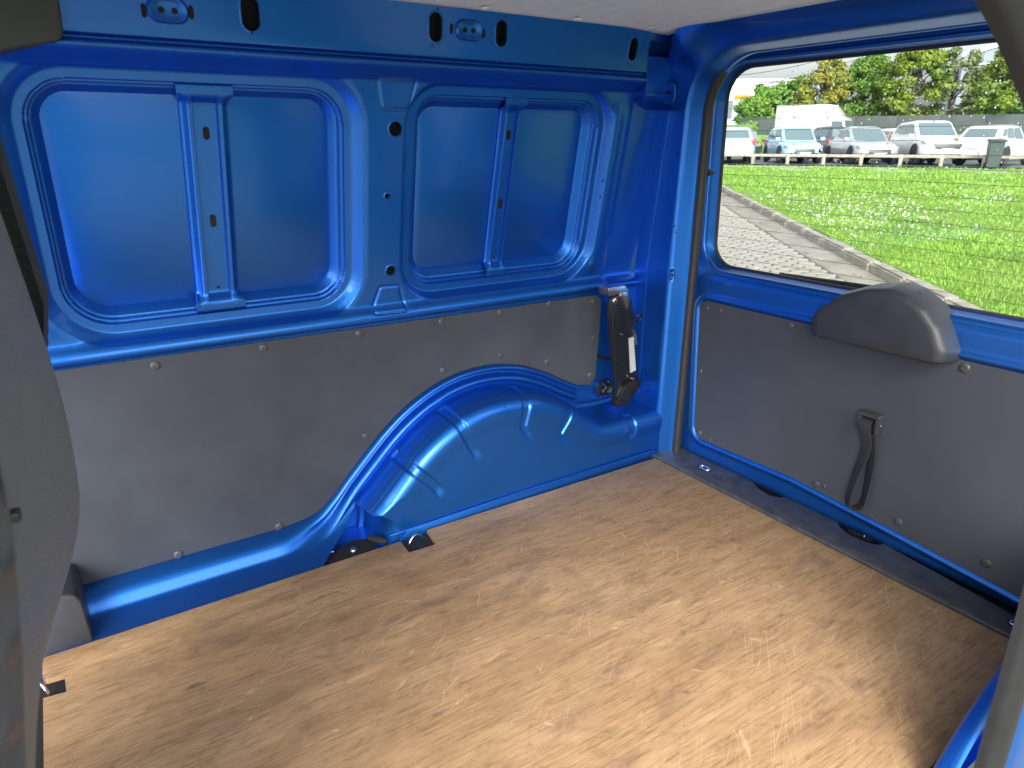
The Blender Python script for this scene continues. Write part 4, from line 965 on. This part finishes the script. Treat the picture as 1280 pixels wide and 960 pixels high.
# ------------------------------------------------------------------ vehicles
def car(name, label, px, dist, head_off, paint, L=4.3, Wd=1.75, H=1.5, kind='hatch', group=None, clear=.18, nose=.72, zoff=0.0):
    pos, a = at(px, dist); root = empty(name, (pos[0], pos[1], .15+zoff)); tag(root, label, 'car', group)
    root.rotation_euler = (0, 0, head_off)          # local +x is the car's front
    hw = Wd/2; wb0, wb1 = L*.5-.82, -L*.5+.80; wr = .33*H/1.5
    hb = nose*H/1.5*1.0+.02                # bonnet height
    belt = H*.62
    k = dict(hatch=dict(base=[(L*.30, hb+.13), (-L*.47, belt+.06)], roof=[(L*.08, H), (-L*.34, H-.04)]),
             wagon=dict(base=[(L*.30, hb+.14), (-L*.475, belt+.08)], roof=[(L*.10, H), (-L*.40, H-.02)]),
             sedan=dict(base=[(L*.26, hb+.14), (-L*.36, belt+.08)], roof=[(L*.04, H), (-L*.17, H-.02)]),
             suv=dict(base=[(L*.27, hb+.12), (-L*.47, belt+.08)], roof=[(L*.08, H), (-L*.38, H-.04)]),
             pickup=dict(base=[(L*.24, hb+.12), (-L*.10, belt+.06)], roof=[(L*.10, H), (-L*.06, H-.02)]))[kind]
    # lower body: stations along the length
    xsn = np.array([-.5, -.49, -.46, -.40, -.30, -.15, 0, .12, .22, .30, .36, .42, .465, .49, .5])*L
    rb = belt+.06 if kind != 'pickup' else belt
    tops = np.interp(xsn, np.array([-.5, -.485, -.45, -.3, 0, .24, .30, .40, .46, .49, .5])*L, [rb-.22, rb-.06, rb, belt+.02, belt-.01, belt-.03, hb+.10, hb+.04, hb-.03, hb-.12, hb-.25])
    bots = np.interp(xsn, np.array([-.5, -.46, -.4, .4, .46, .5])*L, [.42, .27, clear, clear, .24, .36])
    wid = np.interp(xsn, np.array([-.5, -.485, -.45, -.35, .3, .42, .47, .5])*L, [hw*.70, hw*.86, hw*.94, hw, hw, hw*.94, hw*.82, hw*.60])
    rows = []
    for x, zt, zb, wv in zip(xsn, tops, bots, wid):
        half = [(wv*.80, zb), (wv*.96, zb+.06), (wv, zb+(zt-zb)*.40), (wv*.985, zb+(zt-zb)*.72), (wv*.93, zt-.05), (wv*.82, zt), (wv*.4, zt+.025), (0, zt+.03)]
        rows.append([(x, -y, z) for y, z in half]+[(x, y, z) for y, z in half[::-1][1:]])
    A = np.array(rows); n_, m_ = A.shape[:2]; body = grid('body', A, paint, root, ang=38)
    bm = bmesh.new(); bm.from_mesh(body.data)
    bm.verts.ensure_lookup_table()
    for r_ in (0, n_-1):
        vs_ = [v for v in bm.verts if abs(v.co.x-A[r_, 0, 0]) < 1e-5]; vs_.sort(key=lambda v: math.atan2(v.co.z-.6, v.co.y))
        try: bm.faces.new(vs_)
        except Exception: pass
    bmesh.ops.recalc_face_normals(bm, faces=bm.faces[:]); bm.to_mesh(body.data); bm.free()
    # cabin
    (bx0, bz0), (bx1, bz1) = k['base']; (rx0, rz0), (rx1, rz1) = k['roof']; wb_, wr_ = hw*.91, hw*.72
    C8 = dict(fbl=(bx0, wb_*.9, bz0-.05), fbr=(bx0, -wb_*.9, bz0-.05), rbl=(bx1, wb_*.92, bz1-.05), rbr=(bx1, -wb_*.92, bz1-.05), ftl=(rx0, wr_, rz0-.06), ftr=(rx0, -wr_, rz0-.06), rtl=(rx1, wr_*.96, rz1-.06), rtr=(rx1, -wr_*.96, rz1-.06))
    Vc = [C8[q] for q in ('fbl', 'fbr', 'rbr', 'rbl', 'ftl', 'ftr', 'rtr', 'rtl')]
    ex = 5; 
    bm = bmesh.new(); vv = [bm.verts.new(v) for v in Vc]
    rt = [bm.verts.new(v) for v in ((rx0-.28, wr_*.80, rz0), (rx0-.28, -wr_*.80, rz0), (rx1+.18, -wr_*.80, rz1+.0), (rx1+.18, wr_*.80, rz1+.0))]
    for f_ in ((0, 1, 5, 4), (1, 2, 6, 5), (2, 3, 7, 6), (3, 0, 4, 7)): bm.faces.new([vv[i] for i in f_])
    for i in range(4): bm.faces.new([vv[4+i], vv[4+(i+1) % 4], rt[(i+1) % 4], rt[i]])
    bm.faces.new(rt); bmesh.ops.bevel(bm, geom=[e for e in bm.edges if min(v.co.z for v in e.verts) > belt+.1 or abs(e.verts[0].co.z-e.verts[1].co.z) > .2], offset=.05, segments=3, affect='EDGES', clamp_overlap=True)
    frombm('cabin', bm, paint, root, 40)
    def pane(name, q, parent=root, u0=.06, u1=.94, v0=.10, v1=.90, mat='cglass', lift=.012):
        a_, b_, c_, d_ = [np.array(C8[s]) for s in q]      # bottom a->b, top d->c
        def bl(u, v): return a_*(1-u)*(1-v)+b_*u*(1-v)+c_*u*v+d_*(1-u)*v
        pts = [bl(u, v) for u, v in rounded([(u0, v0), (u1, v0), (u1, v1), (u0, v1)], .06, 3)]
        nn = np.cross(b_-a_, d_-a_); nn /= np.linalg.norm(nn); cc_ = (a_+b_+c_+d_)/4-np.array([0, 0, .9])
        if nn@((a_+b_+c_+d_)/4-np.array([(bx0+bx1)/2, 0, (bz0+H)/2])) < 0: nn = -nn
        return prism(name, [p_+nn*lift for p_ in pts], -nn*.02, mat, parent, 0, ang=30)
    pane('windscreen', ('fbl', 'fbr', 'ftr', 'ftl'), v0=.16, v1=.92)
    pane('rear_window', ('rbr', 'rbl', 'rtl', 'rtr'), u0=.10, u1=.90, v0=.18, v1=.86)
    for l_ in 'lr':
        q = ('fb'+l_, 'rb'+l_, 'rt'+l_, 'ft'+l_)
        if kind == 'pickup': pane('side_window', q, u0=.14, u1=.50, v0=.2, v1=.9); pane('side_window', q, u0=.55, u1=.88, v0=.2, v1=.9)
        else:
            pane('side_window', q, u0=.12, u1=.42, v0=.22, v1=.90); pane('side_window', q, u0=.46, u1=.72, v0=.22, v1=.90); pane('quarter_window', q, u0=.76, u1=.90, v0=.28, v1=.86)
    # wheels with arches
    for x in (wb0, wb1):
        for sgn_ in (-1, 1):
            wl_ = empty('wheel', (x, sgn_*(hw-.10), wr)); wl_.parent = root
            lathe('tyre', [(wr*.66, -.10), (wr*.96, -.10), (wr, -.06), (wr, .06), (wr*.96, .10), (wr*.66, .10)], (0, 0, 0), (0, sgn_, 0), 'tyre', wl_, 24)
            rimv = lathe('rim', [(wr*.64, .06), (wr*.64, .105), (wr*.58, .095), (wr*.12, .085), (wr*.10, .11)], (0, 0, 0), (0, sgn_, 0), 'rim', wl_, 10)
            ar = [(x+(wr+.075)*math.cos(t), sgn_*(hw*.985), wr+(wr+.075)*math.sin(t)) for t in np.linspace(-.25, math.pi+.25, 18)]
            prism('wheel_arch_gap', [(p_[0], sgn_*(hw+.004), p_[2]) for p_ in ar], (0, -sgn_*.03, 0), 'grille', root, 0)
    # lamps, grille, plates, mirrors
    for sgn_ in (-1, 1):
        prism('headlamp', [(L*.455, sgn_*hw*.50, hb-.15), (L*.445, sgn_*hw*.86, hb-.12), (L*.405, sgn_*hw*.93, hb-.02), (L*.44, sgn_*hw*.58, hb-.05)], (.11, 0, 0), 'headlamp', root, .01)
        prism('tail_lamp', [(-L*.47, sgn_*hw*.60, rb-.22), (-L*.46, sgn_*hw*.92, rb-.24), (-L*.45, sgn_*hw*.90, rb+.02), (-L*.465, sgn_*hw*.74, rb-.02)], (-.11, 0, 0), 'redlamp', root, .01)
        box('mirror', (bx0-.12, sgn_*(hw+.07), belt+.05), (.14, .20, .13), paint, root, .04)
        box('door_handle', (-L*.08, sgn_*(hw+.0), belt-.11), (.16, .03, .03), paint, root, .008); box('door_handle', (-L*.28, sgn_*(hw+.0), belt-.10), (.16, .03, .03), paint, root, .008)
    gz = hb-.22; gs = 1.5 if kind == 'suv' else 1.0
    prism('grille', [(L*.478, -hw*.46, gz-.06*gs), (L*.478, hw*.46, gz-.06*gs), (L*.468, hw*.50*gs**.3, gz+.06*gs), (L*.468, -hw*.50*gs**.3, gz+.06*gs)], (L*.024+.02, 0, 0), 'grille', root, .008)
    prism('lower_grille', [(L*.482, -hw*.66, .30), (L*.482, hw*.66, .30), (L*.485, hw*.58, .43), (L*.485, -hw*.58, .43)], (L*.017+.02, 0, 0), 'grille', root, .008)
    box('number_plate', (L*.513, 0, gz-.13), (.02, .42, .12), 'plate', root, .004); box('number_plate', (-L*.507, 0, rb-.30), (.03, .42, .12), 'plate', root, .004)
    box('rear_bumper', (-L*.492, 0, .40), (.10, Wd*.84, .16), paint, root, .04)
    if kind == 'pickup': box('cargo_tray', (-L*.30, 0, belt-.02), (L*.36, Wd*.80, .06), 'grille', root, .01)
    return root
def toward(px, dist, off):                # heading that points at the camera, turned by off degrees
    pos, a = at(px, dist); return math.atan2(CAM[1]-pos[1], CAM[0]-pos[0])+R(off)
car('parked_car', 'pale blue hatchback parked tail towards the lawn, rear window and hatch showing', 915, 34.4, toward(915, 33, 180+4), 'paleblue', 4.4, 1.75, 1.5, 'hatch')
car('parked_car', 'dark hatchback half hidden beyond the pale blue hatchback seen from behind', 927, 39.0, toward(930, 39, 172), 'charcoal', 4.2, 1.7, 1.5, 'hatch')
car('parked_car', 'light blue boxy wagon parked nose to the lawn between two lighter cars', 991, 34.6, toward(991, 33.2, 15), 'paleblue', 4.0, 1.72, 1.52, 'wagon')
car('parked_car', 'silver sedan facing the lawn beside the white off-roader', 1077, 34.6, toward(1077, 33.2, 18), 'silver', 4.6, 1.78, 1.5, 'sedan')
car('parked_car', 'large white off-roader with dark grille facing the lawn', 1158, 34.6, toward(1158, 33.2, 19), 'white', 4.6, 1.86, 1.70, 'suv', clear=.24, nose=.80)
car('parked_car', 'white hatchback parked tail to the lawn beside the green bin', 1245, 34.4, toward(1245, 33, 180-19), 'white', 4.1, 1.72, 1.50, 'hatch')
car('parked_car', 'white car mostly hidden between the silver sedan and the white off-roader', 1118, 38.5, toward(1118, 38.5, 200), 'white', 4.4, 1.75, 1.48, 'hatch')
car('pickup_truck', 'dark grey pickup with red tail lamp parked in front of the box truck', 1033, 38.5, toward(1033, 38.5, 125), 'charcoal', 4.9, 1.85, 1.60, 'pickup', clear=.26, nose=.82)
# box truck
pos, a = at(1016, 45.5); tr = empty('box_truck', (pos[0], pos[1], .15)); tag(tr, 'white cab truck with plain pale grey cargo box behind the parked cars', 'truck'); tr.rotation_euler = (0, 0, toward(1012, 45.5, 72)); tr.scale = (.66, .9, .94)
box('cargo_box', (-.85, 0, 1.95), (4.3, 2.1, 2.15), 'truckbox', tr, .03)
for z in (1.25, 1.95, 2.65): box('box_rail', (-.85, 1.055, z), (4.25, .02, .05), 'truckbox', tr, .006); box('box_rail', (-.85, -1.055, z), (4.25, .02, .05), 'truckbox', tr, .006)
for x in (-2.95, 1.25): box('corner_post', (x, 1.05, 1.95), (.08, .05, 2.18), 'white', tr, .01)
box('chassis', (-.2, 0, .70), (5.6, .9, .22), 'grille', tr, .02)
prism('wind_deflector', [(1.32, -.95, 2.28), (2.25, -.95, 2.28), (1.6, -.95, 2.85), (1.32, -.95, 2.98)], (0, 1.9, 0), 'white', tr, .06)
prism('cab', [(1.35, -.95, .50), (2.95, -.95, .50), (3.0, -.95, 1.25), (2.62, -.95, 2.20), (2.45, -.95, 2.30), (1.35, -.95, 2.30)], (0, 1.9, 0), 'white', tr, .06)
for s1 in (-1, 1): prism('side_window', [(1.75, s1*.957, 1.40), (2.82, s1*.957, 1.40), (2.55, s1*.957, 2.08), (1.75, s1*.957, 2.08)], (0, s1*.01, 0), 'cglass', tr, .0)
prism('windscreen', [(3.0, -.82, 1.30), (3.0, .82, 1.30), (2.67, .76, 2.12), (2.67, -.76, 2.12)], (.02, 0, .008), 'cglass', tr, 0)
for x in (2.3, -1.7):
    for s1 in (-1, 1):
        w_ = empty('wheel', (x, s1*.85, .38)); w_.parent = tr; lathe('tyre', [(.25, -.12), (.36, -.12), (.38, -.08), (.38, .08), (.36, .12), (.25, .12)], (0, 0, 0), (0, s1, 0), 'tyre', w_, 22); lathe('rim', [(.25, .06), (.24, .11), (.1, .07)], (0, 0, 0), (0, s1, 0), 'rim', w_, 12)
# wheelie bin by the barrier
pos, a = at(1246, 30.8); bn = empty('wheelie_bin', (pos[0], pos[1], .13)); tag(bn, 'dark green wheelie bin standing by the timber barrier', 'bin'); bn.rotation_euler = (0, 0, toward(1246, 30.8, 8))
bm = bmesh.new(); bmesh.ops.create_cube(bm, size=1); bmesh.ops.scale(bm, vec=(.55, .48, .86), verts=bm.verts[:])
for v in bm.verts:
    if v.co.z < 0: v.co.x *= .78; v.co.y *= .78
bmesh.ops.translate(bm, vec=(0, 0, .46), verts=bm.verts[:]); bmesh.ops.bevel(bm, geom=bm.edges[:], offset=.03, segments=2, affect='EDGES'); frombm('bin_body', bm, 'bin', bn)
box('lid', (.01, 0, .93), (.62, .54, .08), 'bin', bn, .03, rot=('Y', .06)); box('handle', (-.32, 0, .88), (.06, .44, .05), 'bin', bn, .015)
for s1 in (-1, 1): lathe('wheel', [(.10, -.025), (.10, .025), (.05, .03)], (-.22, s1*.2, .10), (0, s1, 0), 'tyre', bn, 14)

# ------------------------------------------------------------------ trees, fence, buildings
def tree(name, label, px, dist, h, rx, rz, leaf_, n=4200, zc=None, ls=.17, sparse=False, base=.3, seed=0):
    rs = random.Random(seed+int(px)); pos, a = at(px, dist); root = empty(name, (pos[0], pos[1], base)); tag(root, label, 'tree', 'trees behind the car park')
    zc = zc or h-rz; pts = [(0, 0, 0), (.05*h*.2, .03, h*.2), (-.1, .1, h*.4), (.05, 0, h*.62), (0, 0, h*.8)]
    trunk = tube('trunk', pts, [h*.028, h*.022, h*.018, h*.012, h*.005], 'bark', root, 8)
    for k in range(9):
        t = rs.uniform(.25, .7)*h; an_ = rs.random()*6.28; r_ = rx*rs.uniform(.5, .85); tube('limb', [(0, 0, t), (math.cos(an_)*r_*.5, math.sin(an_)*r_*.5, t+h*.09), (math.cos(an_)*r_, math.sin(an_)*r_, t+h*.2)], [h*.010, h*.007, h*.003], 'bark', trunk, 6)
    clumps = []
    for k in range(80 if not sparse else 34):
        while True:
            v = np.array([rs.uniform(-1, 1) for _ in range(3)]); d = np.linalg.norm(v)
            if d < 1: break
        v = v/d*d**.45; tz_ = (v[2]+1)/2; sh_ = 1-.35*tz_**2; clumps.append((v[0]*rx*sh_, v[1]*rx*sh_, zc+v[2]*rz, rs.uniform(.17, .32)*rx))
    Vv = []; Ff_ = []
    for k in range(n):
        cx, cy, cz, cr = clumps[rs.randrange(len(clumps))]
        v = np.array([rs.gauss(0, 1) for _ in range(3)]); v /= np.linalg.norm(v); v = v*cr*rs.random()**.35
        c_ = np.array([cx, cy, cz])+v*np.array([1, 1, .8]); a_ = np.array([rs.gauss(0, 1) for _ in range(3)]); a_ /= np.linalg.norm(a_); b_ = np.cross(a_, v+np.array([0, 0, .3])+np.array([rs.gauss(0, .12) for _ in range(3)])); b_ /= np.linalg.norm(b_)+1e-9
        s1 = ls*rs.uniform(.6, 1.3); n0 = len(Vv); Vv += [c_-a_*s1, c_+b_*s1*.55, c_+a_*s1, c_-b_*s1*.55]; Ff_.append((n0, n0+1, n0+2, n0+3))
    mk('crown', Vv, Ff_, leaf_, root, 0); return root
def gh(py, dist): return 1.0+dist*math.tan(math.atan((480-py)/F)-PITCH)
TL = [('fresh green bushy tree left of the rust-tipped tree, behind the blue wagon', 943, 57, 112, 1.7, 'leaf_fresh', 3600, False),
 ('small leafy green tree under the overhead wires', 966, 58, 108, 1.8, 'leaf_fresh', 3400, False),
 ('slender green tree close against the rust-tipped tree', 990, 58, 102, 1.2, 'leaf_green', 3200, False),
 ('rust-tipped golden green tree rising behind the box truck', 1022, 56, 80, 1.75, 'leaf_rust', 5200, False),
 ('mid green tree between the rust-tipped tree and the gold-green one', 1074, 57, 78, 1.75, 'leaf_green', 5400, False),
 ('tall gold-green tree behind the white off-roader', 1132, 55, 62, 2.0, 'leaf_gold', 6200, False),
 ('thin grey-green tree with bare limbs in front of the grey building', 1180, 56, 74, 1.8, 'leaf_grey', 2200, True),
 ('round golden tree before the grey building, beside the white hatchback', 1250, 55, 72, 2.35, 'leaf_gold', 6600, False),
 ('green tree at the far end of the dark fence', 1303, 56, 95, 2.4, 'leaf_fresh', 4000, False)]
for lb, px, d_, ytop, rx, lf_, n_, spz in TL:
    h = gh(ytop, d_)-1.55; tree('broadleaf_tree', lb, px, d_, h, rx, h*.50, lf_, int(n_*2.1), zc=h*.52, ls=.13, sparse=spz, base=1.5)
for i, (px, dist, h, rx, lb) in enumerate(((935, 54, 1.1, 1.0, 'low round shrub on the verge beneath the wires'), (1205, 55.5, 2.2, 1.5, 'pinkish grey shrub at the foot of the thin tree'), (1218, 56, 2.9, 1.4, 'bright green shrub between the thin tree and the golden tree'), (1046, 54.5, 1.9, 1.2, 'dark green shrub behind the cab of the box truck'), (1268, 55.3, 2.0, 1.3, 'leafy shrub hanging over the dark fence beneath the golden tree'))):
    pos, a = at(px, dist); root = empty('shrub', (pos[0], pos[1], 1.45)); tag(root, lb, 'shrub'); rs = random.Random(i)
    tube('stem', [(0, 0, 0), (.03, 0, h*.3), (0, .05, h*.6)], [.06, .05, .02], 'bark', root, 6); Vv = []; Ff_ = []
    for k in range(1300):
        v = np.array([rs.gauss(0, 1) for _ in range(3)]); v /= np.linalg.norm(v); v *= rs.random()**.4*(.8+.2*math.sin(v[0]*9+v[2]*7)); c_ = np.array([v[0]*rx, v[1]*rx, h*.55+v[2]*h*.45])
        a_ = np.array([rs.gauss(0, 1) for _ in range(3)]); a_ /= np.linalg.norm(a_); b_ = np.cross(a_, v); b_ /= np.linalg.norm(b_)+1e-9; s1 = .13*rs.uniform(.6, 1.4); n0 = len(Vv); Vv += [c_-a_*s1, c_+b_*s1*.6, c_+a_*s1, c_-b_*s1*.6]; Ff_.append((n0, n0+1, n0+2, n0+3))
    mk('foliage', Vv, Ff_, ['leaf_fresh', 'leaf_grey', 'leaf_fresh', 'leaf_green', 'leaf_fresh'][i], root, 0)
# dark screen fence behind the verge
df = empty('screen_fence', (*uv(49.5, 0), 1.05)); tag(df, 'dark shade-cloth fence behind the parked cars and below the trees', 'fence')
for k in range(-8, 4):
    q = uv(53.0, k*2.4)-uv(49.5, 0); box('fence_panel', (q[0], q[1], .90), (2.36, .05, 1.3), 'fence', df, .01, rot=('Z', ang_f))
    q = uv(53.05, k*2.4+1.2)-uv(49.5, 0); box('post', (q[0], q[1], .90), (.07, .09, 1.5), 'fence', df, .01, rot=('Z', ang_f))
# pale screen at the left of the verge
ps_ = empty('pale_screen', tuple(at(912, 47.9)[0])); tag(ps_, 'pale green mesh screen at the end of the car park under the shrubs', 'screen'); box('mesh_panel', (0, 0, 1.25), (2.6, .05, 1.3), 'leaf_grey', ps_, .01, rot=('Z', ang_f)); box('post', (0, 0, .6), (.08, .08, 1.9), 'timber', ps_, .01)
# grey clad building on the right
def building(name, label, u, v0, v1, h, mat, wins, rise=0.0):
    root = empty(name, (*uv(u, (v0+v1)/2), .3)); tag(root, label, 'building'); hw_ = (v1-v0)/2; c0 = uv(u, (v0+v1)/2)
    def lp(v, z, du=0): q = uv(u+du, (v0+v1)/2+v)-c0; return (q[0], q[1], z)
    prism('wall', [lp(-hw_, 0), lp(hw_, 0), lp(hw_, h), lp(-hw_, h+rise)], (UD[0]*12, UD[1]*12, 0), mat, root, 0)
    prism('roof_edge', [lp(-hw_-.2, h+rise, -.15), lp(hw_+.2, h-.0, -.15), lp(hw_+.2, h+.35, -.15), lp(-hw_-.2, h+rise+.35, -.15)], (UD[0]*12.3, UD[1]*12.3, 0), 'wall_white', root, 0)
    for (va, vb, za, zb) in wins:
        f_ = prism('window', [lp(va, za, -.08), lp(vb, za, -.08), lp(vb, zb, -.08), lp(va, zb, -.08)], (UD[0]*.1, UD[1]*.1, 0), 'wall_white', root, 0)
        prism('pane', [lp(va+.12, za+.12, -.12), lp(vb-.12, za+.12, -.12), lp(vb-.12, zb-.12, -.12), lp(va+.12, zb-.12, -.12)], (UD[0]*.05, UD[1]*.05, 0), 'cglass', f_, 0)
    return root
building('clad_building', 'blue-grey clad building with tall windows rising behind the golden tree', 82, -30, -6.5, 8.2, 'wall_grey', [(9.4, 10.8, 4.6, 7.6), (6.4, 8.6, 4.8, 8.0), (2.6, 5.2, 5.0, 8.4), (-2, 1, 5.4, 9)], rise=6.5)
building('white_hall', 'long white flat-roofed hall beyond the wires and shrubs', 100, 8, 46, 9.2, 'wall_white', [(-16, -12, 3.5, 6), (-10, -6, 3.5, 6), (-4, 0, 3.5, 6)], rise=-1.4)
# overhead wires and the orange boom
for i, (y0, y1) in enumerate(((120, 92), (112, 98), (104, 80))):
    a0, _ = at(860, 60); a1, _ = at(1060, 66); za, zb = gh(y0, 60)+.2, gh(y1, 66)+.6
    pts = [(a0[0]+(a1[0]-a0[0])*t, a0[1]+(a1[1]-a0[1])*t, za+(zb-za)*t-.5*math.sin(math.pi*t)) for t in np.linspace(0, 1, 12)]
    o_ = tube('power_line', pts, .022, 'rubber', None, 5); tag(o_, ['lowest thin overhead wire, just above the orange boom head', 'middle thin overhead wire between its two neighbours before the white hall', 'topmost thin overhead wire crossing the open sky above the white hall'][i], 'wire', 'overhead wires')
pos, a = at(922, 58); cr_ = empty('crane', (pos[0], pos[1], .3)); tag(cr_, 'orange boom head on a pale mast poking above the shrubs', 'crane')
for s1 in (-.22, .22): tube('mast', [(s1, 0, 0), (s1*.6, 0, gh(128, 58)-.3)], .06, 'timber', cr_, 6)
q = gh(124, 58)-.3; box('boom_head', (0, 0, q), (1.1, .3, .35), 'orange', cr_, .05, rot=('Z', ang_f)); box('boom_tip', (math.cos(ang_f)*-.55, math.sin(ang_f)*-.55, q-.25), (.45, .3, .6), 'orange', cr_, .05, rot=('Z', ang_f))
